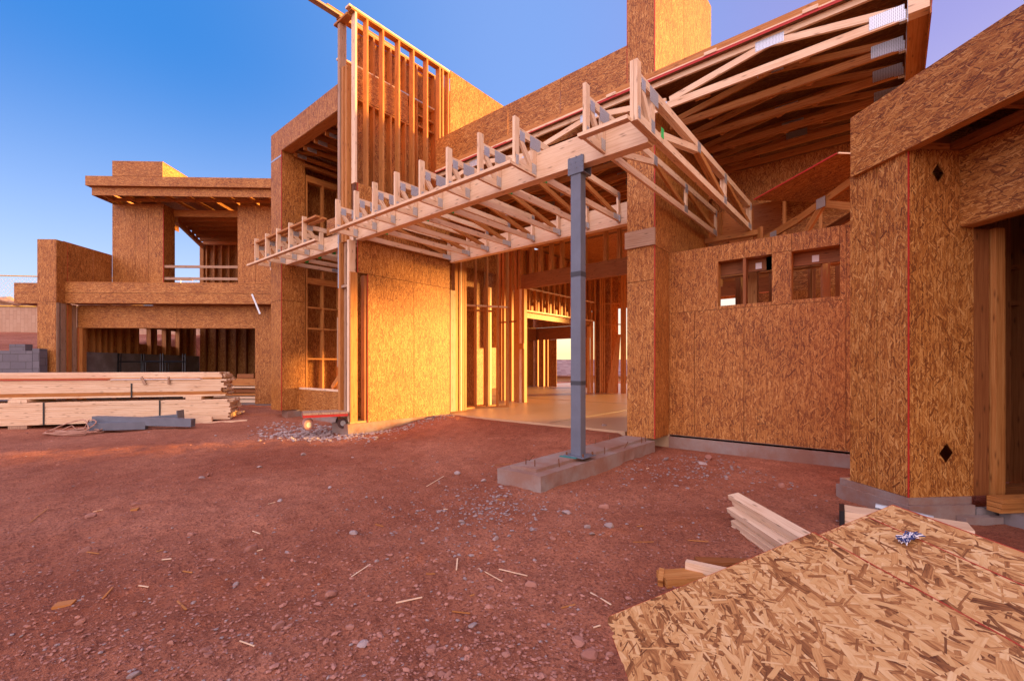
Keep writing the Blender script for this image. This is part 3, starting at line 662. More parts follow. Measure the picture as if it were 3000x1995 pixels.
part('edge_board', P(t).box(-7.7, -.55, 6.54, 6.648, 4.326, 4.43), 'lumber', t)
for x in (-.75, -1.9, -3.4): part('spacer_block', P(t).box(x-.08, x+.08, 6.455, 6.499, 4.284, 4.33), 'pale_lumber', t)
t = thing('side_roof_beam', 'heavy dark timber beam at the right end of the high roof trusses', 'beam', (.22, 8, 3.8))
part('beam', P(t).box(XB, .305, 6.56, 12.9, 3.775, 4.21, g=1), 'lumber', t)
part('end_block', P(t).box(XB, .305, 6.42, 6.558, 3.775, 4.21, g=0), 'pale_lumber', t)
part('fascia_panel', P(t).box(.306, .318, 6.42, 12.9, 3.70, 4.45, g=1), 'osb', t)
part('red_edge', P(t).box(.319, .3215, 6.42, 12.9, 3.70, 4.45), 'red_paint', t)
mb = P(t)
for y in (6.5, 7.11, 7.72, 8.33, 8.94): mb.box(XB-.004, XB-.001, y-.075, y-.022, 3.70, 4.0); mb.box(XB-.07, XB-.002, y-.03, y+.03, 3.755, 3.763)
part('hangers', mb, 'galvanized', t)
mb = P(t)
for x in (-1.3, -.85, -2.1):
    for y0, y1 in ((6.53, 7.08), (7.14, 7.68), (7.75, 8.30), (8.36, 8.9)): mb.bar((x, y0, 3.79), (x, y1, 4.10), .05, .09)
part('cross_brace', mb, 'lumber', t)

# ------------------------------------------------------------------ window wall
YWW = 7.222
t = thing('window_wall', 'strand board wall with two square window holes right of the entry', 'wall', (-1.6, 7.3, Z0))
W1 = (-2.01, -1.294, .92, 1.591); W2 = (-1.054, -.513, .92, 1.589)
def wp(x0, x1, z0, z1): part('sheathing_panel', P(t).box(x0, x1, YWW, YWW+.012, z0, z1, g=2), 'osb', t)
wp(-2.758, -2.357, -1.094, .868); wp(-2.354, -1.652, -1.094, .868); wp(-1.648, -.4515, -1.094, .868); wp(-.4485, .6, -1.094, 1.838)
wp(-2.758, W1[0], .871, 1.84); wp(W1[0]+.002, W1[1]-.002, .871, W1[2]); wp(W1[0]+.002, -1.652, W1[3], 1.84); wp(-1.648, W1[1]-.002, W1[3], 1.84)
wp(W1[1], W2[0], .871, 1.60); wp(W1[1], W2[0], 1.603, 1.84); wp(W2[0]+.002, W2[1]-.002, .871, W2[2]); wp(W2[0]+.002, W2[1]-.002, W2[3], 1.84); wp(W2[1], -.4515, .871, 1.84)
for wn_ in (W1, W2):
    fr = P(t).box(wn_[0]-.04, wn_[0]-.001, YWW+.014, YWW+.15, wn_[2], wn_[3]).box(wn_[1]+.001, wn_[1]+.04, YWW+.014, YWW+.15, wn_[2], wn_[3]).box(wn_[0]-.04, wn_[1]+.04, YWW+.014, YWW+.15, wn_[2]-.04, wn_[2]-.001).box(wn_[0]-.04, wn_[1]+.04, YWW+.014, YWW+.15, wn_[3]+.001, wn_[3]+.10)
    wf = part('window_frame', fr, 'lumber', t)
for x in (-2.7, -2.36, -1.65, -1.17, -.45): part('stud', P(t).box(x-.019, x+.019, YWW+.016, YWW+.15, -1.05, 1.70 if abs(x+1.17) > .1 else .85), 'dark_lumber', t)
for kx, kz in ((-1.50, 1.545), (-.80, 1.545)): part('hanger_bracket', P(t).box(kx-.04, kx+.04, YWW+.20, YWW+.204, kz-.10, kz-.01), 'white_wrap', t); part('hanging_header', P(t).box(kx-.60, kx+.28, YWW+.205, YWW+.25, kz-.13, kz+.08), 'dark_lumber', t)  # white hanger brackets on the headers behind the two windows
part('top_plate', P(t).box(-2.75, .6, YWW+.014, YWW+.15, 1.72, 1.83), 'lumber', t)
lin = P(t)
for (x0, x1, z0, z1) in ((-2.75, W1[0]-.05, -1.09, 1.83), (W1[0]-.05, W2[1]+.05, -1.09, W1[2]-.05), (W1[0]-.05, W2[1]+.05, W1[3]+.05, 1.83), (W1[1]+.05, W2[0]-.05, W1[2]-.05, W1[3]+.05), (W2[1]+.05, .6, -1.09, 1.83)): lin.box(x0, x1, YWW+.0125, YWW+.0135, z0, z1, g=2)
part('light_stop_lining', lin, 'dark_lumber', t)  # thin lining added behind the sheets to stop sun leaking through the seams
part('scrawl', P(t).tube([(-1.49, YWW-.002, -.60), (-1.43, YWW-.002, -.63), (-1.48, YWW-.002, -.66)], .003, 4).tube([(-1.45, YWW-.002, -.70), (-1.42, YWW-.002, -.72), (-1.44, YWW-.002, -.76), (-1.48, YWW-.002, -.73), (-1.45, YWW-.002, -.70)], .003, 4).tube([(-1.48, YWW-.002, -.82), (-1.36, YWW-.002, -.80)], .003, 4).tube([(-1.50, YWW-.002, -.89), (-1.48, YWW-.002, -1.02)], .003, 4), 'black_strap', t)
# room behind the window wall
t = thing('inner_room_frame', 'dark stud framing of the room behind the window wall', 'wall frame', (-1.0, 9.5, Z0))
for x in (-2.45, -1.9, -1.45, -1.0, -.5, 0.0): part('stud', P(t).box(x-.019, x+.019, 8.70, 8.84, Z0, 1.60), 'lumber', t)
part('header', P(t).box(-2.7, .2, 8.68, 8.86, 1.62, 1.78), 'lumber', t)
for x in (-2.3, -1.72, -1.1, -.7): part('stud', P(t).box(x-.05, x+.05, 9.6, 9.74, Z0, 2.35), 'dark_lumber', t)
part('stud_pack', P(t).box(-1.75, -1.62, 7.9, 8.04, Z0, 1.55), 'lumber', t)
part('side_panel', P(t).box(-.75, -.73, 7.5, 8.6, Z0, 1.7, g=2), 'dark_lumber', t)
part('beam', P(t).box(-4.2, 2.6, 12.3, 12.5, 1.82, 2.18), 'dark_lumber', t)
part('lower_panel', P(t).box(-2.85, 2.6, 12.3, 12.31, Z0, 1.8, g=2), 'osb', t)
part('upper_panel', P(t).box(-4.2, 3.6, 12.52, 12.53, 2.18, 4.21, g=0), 'lumber', t)
part('upper_band', P(t).box(-2.74, .12, 9.44, 9.452, 3.05, 3.76, g=2), 'osb', t)
for x in (-2.6, -2.05, -1.5, -.95, -.4): part('upper_stud', P(t).box(x-.02, x+.02, 9.46, 9.58, 1.6, 3.05), 'lumber', t)
part('back_panel', P(t).box(-1.7, .3, 10.4, 10.412, 1.5, 3.7, g=0), 'osb', t)

# ------------------------------------------------------------------ corner wing on the right (frame B)
def diamond_panel(mb, c0, c1, z0, z1, d, holes, th=.012):
    # front sheet in the c-z plane with diamond cut-outs (cz, zz, half-width, half-height)
    zs = [z0]+[(holes[i][1]+holes[i+1][1])/2 for i in range(len(holes)-1)]+[z1]
    for (hc, hz, hw, hh), a, b in zip(holes, zs[:-1], zs[1:]):
        TL, TR, BR, BL = (c0, b), (c1, b), (c1, a), (c0, a); T, Rr, B_, L_ = (hc, hz+hh), (hc+hw, hz), (hc, hz-hh), (hc-hw, hz)
        for tri in ((TL, T, TR), (TR, T, Rr), (TR, Rr, BR), (BR, Rr, B_), (BR, B_, BL), (BL, B_, L_), (BL, L_, TL), (TL, L_, T)):
            for dd, rev in ((d, False), (d+th, True)):
                q = [(c, dd, z) for c, z in tri]; uv = [(z, c) for c, z in tri]
                if not rev: q = q[::-1]; uv = uv[::-1]
                mb.face(q, uv)
        ring = [T, Rr, B_, L_]
        for i in range(4):
            p, q = ring[i], ring[(i+1) % 4]
            mb.face([(p[0], d, p[1]), (q[0], d, q[1]), (q[0], d+th, q[1]), (p[0], d+th, p[1])], [(0, 0), (.1, 0), (.1, .02), (0, .02)])
    mb.face([(c1, d, z0), (c1, d+th, z0), (c1, d+th, z1), (c1, d, z1)], [(0, 0), (.01, 0), (.01, 1), (0, 1)])
    mb.face([(c0, d, z1), (c0, d+th, z1), (c0, d+th, z0), (c0, d, z0)], [(0, 0), (.01, 0), (.01, 1), (0, 1)])
    mb.face([(c0, d, z0), (c0, d+th, z0), (c1, d+th, z0), (c1, d, z0)], [(0, 0), (.01, 0), (.01, 1), (0, 1)])
    return mb
t = thing('corner_wing', 'strand board corner wing on the right with overhanging fascia and diamond cut holes', 'building', (3.95, 3.8, Z0), ANG_B)
CL, DF = 3.646, 3.498
part('front_panel', diamond_panel(P(t), CL+.02, 4.255, -1.10, 1.838, DF, [(4.003, -.733, .068, .088), (3.927, 1.645, .058, .085)]), 'osb', t)
part('side_panel', P(t).box(CL, CL+.012, DF+.002, 3.79, -1.10, 1.835, g=2), 'osb', t)
part('side_panel', P(t).box(CL, CL+.012, 3.793, 4.085, -1.10, 1.835, g=2), 'osb', t)
part('red_edge', P(t).box(CL-.001, CL+.012, DF-.002, DF+.0015, -1.10, 1.835), 'red_paint', t)
part('rear_panel', P(t).box(CL+.013, 4.6, 4.073, 4.085, -1.1, 1.835, g=2), 'osb', t)
part('fascia', P(t).box(3.60, 3.614, .2, 4.03, 1.812, 2.385, g=1), 'osb', t)
part('fascia', P(t).box(3.615, 6.5, 4.018, 4.03, 1.812, 2.385, g=0), 'osb', t)
part('fascia_backing', P(t).box(3.616, 3.70, .2, 4.016, 1.818, 2.37), 'lumber', t)
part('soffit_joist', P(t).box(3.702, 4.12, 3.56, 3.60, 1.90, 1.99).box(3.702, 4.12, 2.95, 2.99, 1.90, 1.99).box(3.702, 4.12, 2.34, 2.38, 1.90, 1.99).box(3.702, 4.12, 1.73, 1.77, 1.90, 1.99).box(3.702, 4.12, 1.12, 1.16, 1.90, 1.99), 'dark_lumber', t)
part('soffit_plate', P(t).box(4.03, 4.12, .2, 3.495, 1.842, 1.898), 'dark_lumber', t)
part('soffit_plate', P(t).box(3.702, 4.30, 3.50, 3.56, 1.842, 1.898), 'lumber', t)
part('roof_deck', P(t).box(3.62, 6.6, .2, 4.016, 2.34, 2.352, g=0), 'osb', t)
part('door_header', P(t).box(4.125, 4.137, .2, 3.495, 1.195, 1.836, g=1), 'osb', t)
part('door_header', P(t).box(4.138, 4.27, .2, 3.495, 1.19, 1.835, g=1), 'lumber', t)
part('foundation', P(t).box(3.60, 4.20, 3.44, 4.2, -1.5, -1.16), 'concrete', t)
part('foundation', P(t).box(3.64, 4.22, 3.485, 4.2, -1.159, -1.101), 'concrete', t)
part('step_block', P(t).box(4.02, 4.36, 3.36, 3.435, -1.5, -1.24), 'concrete', t)
part('porch_slab', P(t).box(4.37, 7.5, .3, 3.40, -1.5, -1.19).box(4.215, 7.5, 3.4405, 3.484, -1.5, -1.19), 'grey_concrete', t)
part('door_sill', P(t).box(4.26, 4.40, .3, 3.30, -1.189, -1.06), 'grey_concrete', t) if False else None
part('sill_beam', P(t).box(4.62, 7.0, 3.60, 3.70, -1.19, -1.06, g=0), 'dark_lumber', t)
part('door_wall', P(t).box(4.25, 4.262, .2, 2.5, -1.19, 1.19, g=2), 'osb', t)
part('end_wall', P(t).box(4.263, 6.6, .2, .212, -1.2, 2.33, g=2), 'osb', t)
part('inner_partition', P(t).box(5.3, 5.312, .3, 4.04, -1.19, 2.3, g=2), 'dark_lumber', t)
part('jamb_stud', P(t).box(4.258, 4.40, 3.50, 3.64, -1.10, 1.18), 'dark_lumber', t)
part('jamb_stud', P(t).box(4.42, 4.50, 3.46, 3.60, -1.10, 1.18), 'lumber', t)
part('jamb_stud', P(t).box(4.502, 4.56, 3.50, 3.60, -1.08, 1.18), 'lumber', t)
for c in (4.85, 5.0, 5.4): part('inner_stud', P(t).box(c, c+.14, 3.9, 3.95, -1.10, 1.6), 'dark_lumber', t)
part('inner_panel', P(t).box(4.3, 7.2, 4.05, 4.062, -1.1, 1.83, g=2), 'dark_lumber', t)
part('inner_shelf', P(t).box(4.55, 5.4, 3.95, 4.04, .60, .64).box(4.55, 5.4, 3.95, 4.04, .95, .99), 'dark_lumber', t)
part('outer_wall', P(t).box(6.6, 6.612, .2, 4.0, -1.2, 2.34, g=2), 'osb', t)
# low roof sheet and open trusses behind the wing
t = thing('low_roof_frame', 'open low roof framing with a red edged sheet beside the corner wing', 'roof frame', (5.2, 5.4, 2.4), ANG_B)
part('roof_sheet', P(t).prism([(4.03, 6.17, 2.40), (4.09, 4.75, 2.40), (6.8, 4.60, 2.40), (6.8, 6.17, 2.40)], (0, 0, .014)), 'osb', t)
part('red_edge', P(t).bar((4.022, 6.17, 2.407), (4.082, 4.75, 2.407), .008, .016), 'red_paint', t)
part('white_edge', P(t).box(4.09, 4.6, 4.735, 4.742, 2.398, 2.414), 'pale_lumber', t)
for d, l in ((6.05, 'rear'), (5.3, 'front')):
    pass
part('truss_chord', P(t).bar((4.50, 6.62, 1.98), (4.50, 5.9, 2.05), .038, .10).bar((4.50, 5.9, 2.05), (4.55, 4.6, 2.33), .038, .09), 'lumber', t)
part('truss_web', P(t).bar((4.51, 5.48, 2.10), (4.51, 5.95, 1.66), .036, .085), 'lumber', t)
part('truss_web', P(t).bar((4.51, 5.44, 2.10), (4.54, 4.75, 1.80), .036, .085), 'lumber', t)
part('truss_post', P(t).box(4.48, 4.52, 6.35, 6.45, 1.5, 1.95).box(4.48, 4.52, 6.7, 6.78, 1.5, 2.2), 'lumber', t)
part('truss_chord', P(t).bar((5.2, 6.3, 2.0), (5.2, 4.6, 2.30), .038, .10), 'dark_lumber', t)
part('truss_web', P(t).bar((5.2, 5.2, 2.15), (5.2, 5.6, 1.6), .036, .085), 'dark_lumber', t)
part('nail_plates', P(t).box(4.478, 4.481, 5.40, 5.55, 2.06, 2.19, g=1).box(4.477, 4.48, 6.33, 6.47, 1.92, 2.03, g=1), 'galvanized', t)

# ------------------------------------------------------------------ framing inside the entry hall
t = thing('hall_stud_wall', 'golden lit stud wall just inside the entry', 'wall frame', (-8.2, 8.4, Z0))
# pack at the near end
for x0, x1, y0, y1, mt in ((-7.99, -7.90, 7.14, 7.30, 'weathered_lumber'), (-8.04, -7.93, 7.31, 7.42, 'lumber'), (-8.02, -7.915, 7.43, 7.47, 'lumber'), (-8.02, -7.91, 7.475, 7.515, 'pale_lumber'), (-8.02, -7.905, 7.52, 7.60, 'lumber'), (-8.02, -7.90, 7.605, 7.66, 'lumber')):
    part('stud', P(t).box(x0, x1, y0, y1, Z0+.04, 1.80 if mt == 'weathered_lumber' else 2.6), mt, t)
A, B_ = Vector((-8.50, 8.24, 0)), Vector((-7.92, 9.28, 0)); dr = (B_-A).normalized(); nrm = Vector((dr.y, -dr.x, 0))
def st_at(k, w=.04, dp=.14, z0=Z0+.04, z1=4.1): 
    p = A+dr*k; return P(t).obox(p-nrm*dp+Vector((0, 0, z0)), dr*w, nrm*dp, (0, 0, z1-z0), 2)
for k in (.24, .56, .86, 1.14): part('stud', st_at(k), 'lumber', t)
part('sole_plate', P(t).obox(A-nrm*.14+Vector((0, 0, Z0+.001)), dr*1.19, nrm*.14, (0, 0, .038)), 'lumber', t)
part('rail', P(t).obox(A-nrm*.13+Vector((0, 0, 1.60)), dr*1.19, nrm*.128, (0, 0, .038)), 'pale_lumber', t)
part('rail', P(t).obox(A-nrm*.13-Vector((.25, -.1, -1.51)), dr*.9, nrm*.128, (0, 0, .038)), 'lumber', t)
part('back_sheathing', P(t).box(-8.8, -8.788, 7.2, 9.2, Z0, 4.15, g=2), 'osb', t)
part('stud', P(t).box(-8.62, -8.50, 9.0, 9.12, Z0, 2.2), 'lumber', t); part('stud', P(t).box(-8.60, -8.50, 9.14, 9.20, Z0, 2.2), 'pale_lumber', t)
t = thing('hall_pillar', 'thick golden pack of studs carrying the inner header beam', 'stud pillar', (-8.75, 10.85, Z0))
part('stud', P(t).box(-8.89, -8.79, 10.77, 10.92, Z0, 2.4), 'lumber', t)
part('stud', P(t).box(-8.785, -8.70, 10.775, 10.92, Z0, 2.4), 'pale_lumber', t); part('stud', P(t).box(-8.695, -8.60, 10.78, 10.92, Z0, 2.4), 'lumber', t)
part('nailed_block', P(t).box(-8.75, -8.57, 10.72, 10.768, .55, .72), 'lumber', t)
t = thing('deep_stud_pack', 'yellow lit row of studs behind the hall wall beside the pillar', 'wall frame', (-9.4, 11.1, Z0))
for i, x in enumerate((-9.86, -9.72, -9.48, -9.40, -9.18, -9.05)): part('stud', P(t).box(x, x+.10, 11.0+.02*(i % 2), 11.12, Z0, 4.1), 'lumber', t)
part('rail', P(t).box(-9.9, -8.95, 10.97, 10.999, 1.42, 1.47), 'dark_lumber', t)
t = thing('inner_header', 'dark glued timber header beam across the inside of the entry hall', 'header beam', (-6.5, 10.84, 2.4))
part('beam', P(t).box(-8.72, -2.8, 10.77, 10.92, 2.40, 2.825), 'dark_lumber', t)
for x in (-8.35, -8.02, -7.62, -7.25, -6.85, -6.5, -5.85, -5.45, -5.05, -4.65, -4.2): part('cripple_stud', P(t).box(x-.045, x-.003, 10.78, 10.91, 2.826, 3.60).box(x+.003, x+.045, 10.78, 10.91, 2.826, 3.60), 'lumber', t)
part('top_plate', P(t).box(-8.72, -2.8, 10.77, 10.92, 3.601, 3.66), 'lumber', t)
t = thing('upper_hall_wall', 'upper stud wall with thin golden studs beyond the inner header', 'wall frame', (-9.6, 14, 1.9))
XM = -9.54
part('bottom_plate', P(t).box(XM-.13, XM, 11.7, 16.7, 1.90, 1.945), 'pale_lumber', t)
part('mid_rail', P(t).box(XM-.13, XM-.002, 11.7, 16.7, 2.68, 2.72), 'pale_lumber', t)
for i in range(14): y = 11.9+i*.37; part('stud', P(t).box(XM-.12, XM-.004, y-.019, y+.019, 1.946, 4.1), 'lumber', t); 
for i in range(13): y = 12.08+i*.37; part('short_block', P(t).box(XM-.11, XM-.03, y-.06, y+.06, 1.946, 2.12 if i % 2 else 2.3), 'lumber', t)
part('back_sheathing', P(t).box(XM-.15, XM-.138, 11.7, 16.7, 1.7, 4.15, g=2), 'osb', t)
t = thing('right_stud_packs', 'tall reddish stud packs right of the steel post inside the hall', 'wall frame', (-9.1, 16.9, Z0))
A = Vector((-9.78, 16.5, 0)); B_ = Vector((-8.38, 17.35, 0)); dr = (B_-A).normalized(); nrm = Vector((dr.y, -dr.x, 0))
for k0, k1, dp in ((0, .12, .14), (.13, .26, .14), (.30, .36, .1), (.52, .58, .12), (.60, .66, .12), (.70, .74, .12), (.98, 1.02, .12), (1.38, 1.48, .14), (1.49, 1.60, .14)):
    part('stud', P(t).obox(A+dr*k0-nrm*dp+Vector((0, 0, Z0)), dr*(k1-k0), nrm*dp, (0, 0, 2.98 if k0 < .2 else 5.1), 2), 'lumber', t)
for z in (1.75, 2.62): part('rail', P(t).obox(A+dr*.66-nrm*.1+Vector((0, 0, z)), dr*.75, nrm*.09, (0, 0, .04)), 'lumber', t)
part('back_sheathing', P(t).obox(A+dr*.3-nrm*.3+Vector((0, 0, Z0)), dr*1.0, nrm*.012, (0, 0, 5.1), 2), 'osb', t)
for i in range(4): solo('leaning_board', MB((-9, 16.9, Z0)).bar(A+dr*(.86+i*.10)+nrm*.12+Vector((0, 0, Z0+.01)), A+dr*(1.20+.04*i)+nrm*.03+Vector((0, 0, .9+.15*i)), .04, .10, up=tuple(dr)), 'lumber', ['shortest of the reddish boards leaning on the hall studs', 'second shortest of the reddish boards leaning on the hall studs', 'second longest of the reddish boards leaning on the hall studs', 'longest of the reddish boards leaning on the hall studs'][i], 'board', group='boards leaning inside the hall')
t = thing('far_room_wall', 'far strand board wall with a bright opening onto the sunset', 'wall', (-13.5, 20.6, Z0))
YF = 20.6
for x0, x1 in ((-15.9, -15.45), (-14.70, -14.14), (-13.02, -12.2)): part('sheathing_panel', P(t).box(x0, x1, YF, YF+.012, Z0, 1.53, g=2), 'osb', t)
for x0, x1 in ((-15.44, -15.38), (-15.30, -15.10), (-15.09, -14.96), (-14.86, -14.72)): part('stud', P(t).box(x0, x1, YF-.1, YF+.06, Z0, 1.53), 'lumber', t)
part('header', P(t).box(-15.9, -12.0, YF-.05, YF+.08, 1.535, 2.2), 'dark_lumber', t)
part('upper_panel', P(t).box(-15.9, 1.0, YF, YF+.012, 2.9, 4.21, g=2), 'osb', t)
part('upper_panel', P(t).box(-15.9, -12.0, YF, YF+.012, 2.21, 2.89, g=2), 'osb', t)
part('ceiling_deck', P(t).box(-16, 1.0, 13.01, 21, 4.217, 4.23, g=0), 'osb', t)
t = thing('left_room_wall', 'red lit strand board wall at the left end of the hall', 'wall', (-15.7, 18, Z0))
part('sheathing_panel', P(t).box(-15.7, -15.69, 12, 20.5, Z0, 4.1, g=2), 'osb', t)
part('header', P(t).box(-15.68, -15.4, 12, 20.4, 1.5, 2.2), 'dark_lumber', t)
part('ceiling', P(t).box(-15.9, -9.7, 11.2, 21, 4.16, 4.17, g=0), 'osb', t)
t = thing('hall_end_frame', 'narrow golden window frame seen beside the tall pier', 'window frame', (-8.0, 17.8, Z0))
part('stud', P(t).box(-8.25, -8.15, 17.5, 17.62, Z0, 2.55), 'lumber', t); part('stud', P(t).box(-8.06, -7.98, 17.5, 17.62, Z0, 2.55), 'pale_lumber', t)
part('header', P(t).box(-8.4, -5.0, 17.48, 17.64, 2.56, 3.0), 'dark_lumber', t)
for z in (.35, -.2): part('rail', P(t).box(-7.97, -7.0, 17.54, 17.58, z, z+.05), 'lumber', t)
# neighbour seen through the far opening
t = thing('tiled_house', 'neighbouring house with a low clay tile roof seen through the far opening', 'house', (7.0, 45.0, -2.0), ANG_K)
mb = P(t)
mb.prism([(2.0, 40.0, -.85), (12, 40.0, -.85), (12, 45, .62), (2.0, 45, .62)], (0, -.03, .12)); mb.prism([(2.0, 45.0, .62), (12, 45, .62), (12, 50, -.85), (2, 50, -.85)], (0, .03, .12))
part('roof', mb, 'roof_tile', t); part('wall', P(t).box(2.4, 11.6, 40.5, 49.5, -2.2, -.75), 'house_stucco', t)

# ------------------------------------------------------------------ garage wing (frame G)
t = thing('garage_wing', 'two storey strand board garage wing with a wide open door and upper balcony', 'building', (-9.5, 14, Z0), ANG_G)
C0, ZG = -12.266, -1.10
part('corner_pier', P(t).box(-12.781, C0-.013, 13.0, 13.012, 1.818, 3.56, g=2), 'osb', t)
part('corner_pier', P(t).box(-12.781, C0-.013, 13.0, 13.012, ZG, 1.814, g=2), 'osb', t)
part('side_wall', P(t).box(C0-.012, C0, 13.0, 13.33, 1.816, 3.555, g=2), 'osb', t)
part('side_wall', P(t).box(C0-.012, C0, 13.334, 14.15, 2.0, 3.555, g=2), 'osb', t); part('side_wall', P(t).box(C0-.012, C0, 14.154, 14.83, 2.0, 3.555, g=2), 'osb', t)
part('outer_wall', P(t).box(-12.781, -12.77, 13.02, 19.2, .3, 3.55, g=2), 'osb', t) if False else None
part('red_edge', P(t).box(C0-.012, C0+.001, 13.2, 14.83, 3.556, 3.566).box(C0, C0+.002, 13.326, 13.334, 2.4, 3.5), 'red_paint', t)
for d0, d1, mt, x1 in ((13.02, 13.09, 'weathered_lumber', C0), (13.16, 13.30, 'weathered_lumber', C0-.02), (13.335, 13.46, 'lumber', C0+.002), (13.49, 13.62, 'weathered_lumber', C0-.01)): part('stud', P(t).box(x1-.14, x1, d0, d1, ZG, 1.80), mt, t)
part('stud', P(t).box(C0-.10, C0+.115, 13.665, 13.80, ZG, 1.15), 'lumber', t)
part('red_edge', P(t).box(C0+.0025, C0+.006, 13.325, 13.334, ZG, 1.8).box(C0-.0, C0+.004, 13.655, 13.664, ZG, 1.15), 'red_paint', t)
part('side_beam', P(t).box(-13.66, -12.785, 13.25, 13.262, 1.805, 2.385, g=0), 'osb', t); part('side_beam', P(t).box(-13.66, -12.785, 13.263, 14.0, 1.805, 2.38, g=0), 'osb', t)
part('balcony_band', P(t).box(C0, -6.50, 13.25, 13.262, 2.113, 2.40, g=0), 'osb', t); part('balcony_band', P(t).box(C0, -6.50, 13.25, 13.262, 1.815, 2.109, g=0), 'osb', t)
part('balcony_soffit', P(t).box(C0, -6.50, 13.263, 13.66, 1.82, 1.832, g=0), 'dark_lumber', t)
part('balcony_deck', P(t).box(C0, -6.2, 13.30, 19.2, 2.2, 2.38, g=0), 'lumber', t)
part('band_cap', P(t).box(C0, -6.50, 13.245, 13.35, 2.401, 2.42), 'lumber', t)
part('garage_header', P(t).box(-12.262, -9.44, 13.65, 13.662, 1.148, 1.815, g=0), 'osb', t); part('garage_header', P(t).box(-9.436, -7.17, 13.65, 13.662, 1.148, 1.815, g=0), 'osb', t)
part('header_beam', P(t).box(-12.262, -7.17, 13.663, 13.85, 1.145, 1.81), 'lumber', t)
part('door_jamb', P(t).box(-7.168, -6.30, 13.65, 13.662, ZG, 1.814, g=2), 'osb', t); part('door_jamb', P(t).box(-7.166, -6.9, 13.663, 13.80, ZG, 1.14), 'lumber', t)
part('upper_panel', P(t).box(-10.682, -8.345, 14.82, 14.83, 2.38, 2.70, g=0), 'osb', t)
for x0, x1 in ((C0, -11.56), (-11.556, -11.147), (-11.143, -10.684)): part('upper_panel', P(t).box(x0, x1, 14.833, 14.845, 2.38, 5.06, g=2), 'osb', t)
part('upper_panel', P(t).box(C0, -10.684, 14.833, 14.845, 5.064, 5.22, g=0), 'osb', t)
part('column_side', P(t).box(-10.684, -10.672, 14.846, 15.35, 2.38, 5.22, g=2), 'osb', t); part('red_edge', P(t).box(-10.684, -10.671, 14.830, 14.8455, 2.38, 5.05), 'red_paint', t)
for x0, x1 in ((-8.343, -7.78), (-7.776, -6.0)): part('upper_panel', P(t).box(x0, x1, 14.833, 14.845, 2.38, 5.20, g=2), 'osb', t)
part('left_upper_wall', P(t).box(C0-.012, C0, 14.85, 17.2, 2.38, 5.2, g=2), 'osb', t)
for z, l in ((3.19, .08), (2.805, .08)): part('railing_board', P(t).box(-10.67, -8.36, 14.87, 14.91, z, z+l, g=0), 'weathered_lumber', t)
DFs = 14.06
part('fascia', P(t).box(-12.231, -5.6, DFs, DFs+.012, 5.19, 5.46, g=0), 'osb', t); part('fascia', P(t).box(-12.231, -12.219, DFs+.013, 17.8, 5.19, 5.46, g=1), 'osb', t)
part('fascia', P(t).box(-12.218-.1, -5.6, DFs-.12, DFs-.108, 5.44, 5.73, g=0), 'osb', t); part('fascia', P(t).box(-12.318, -12.306, DFs-.107, 17.8, 5.44, 5.73, g=1), 'osb', t)
part('fascia_lip', P(t).box(-12.30, -5.6, DFs-.107, DFs+.05, 5.462, 5.475, g=0), 'lumber', t)
part('roof_deck', P(t).box(-12.2, -4.6, DFs+.02, 19, 5.50, 5.512, g=0), 'osb', t)
part('roof_box', P(t).box(-11.528, -10.055, DFs-.122, DFs-.11, 5.735, 6.17, g=0), 'osb', t); part('roof_box', P(t).box(-10.067, -10.055, DFs-.109, 15.8, 5.735, 6.165, g=1), 'osb', t)
part('roof_box', P(t).box(-11.528, -11.516, DFs-.109, 15.8, 5.735, 6.165, g=1), 'osb', t)
part('roof_box_cap', P(t).box(-11.53, -10.05, DFs-.124, 15.8, 6.171, 6.185), 'lumber', t)
for i in range(10): x = -12.0+i*.62; part('soffit_joist', P(t).box(x-.019, x+.019, DFs+.02, 14.83 if x < -10.7 or x > -8.3 else 18.4, 5.21, 5.30, g=1), 'lumber', t)
part('soffit_beam', P(t).box(-12.2, -5.6, 14.56, 14.60, 5.205, 5.295, g=0), 'lumber', t)
for i in range(8): d = 15.3+i*.5; part('ceiling_joist', P(t).box(-10.66-.36*(d-15.2), -6.2, d, d+.04, 4.98, 5.20, g=0), 'lumber', t)
part('ceiling_beam', P(t).bar((-10.75, 15.5, 4.93), (-12.04, 18.95, 4.93), .1, .16), 'lumber', t)
part('corner_post', P(t).box(-12.12, -11.97, 18.85, 19.0, 2.38, 5.1), 'lumber', t)
part('rear_wall', P(t).box(-11.96, -6.2, 19.0, 19.012, 2.38, 5.2, g=2), 'osb', t)
part('right_upper_wall', P(t).box(-6.1, -6.088, 14.9, 19.0, 2.38, 5.2, g=2), 'osb', t)
for i in range(6): x = -11.9+i*.30; part('stud', P(t).box(x, x+.05, 18.88, 18.99, 2.38, 5.1), 'lumber', t)
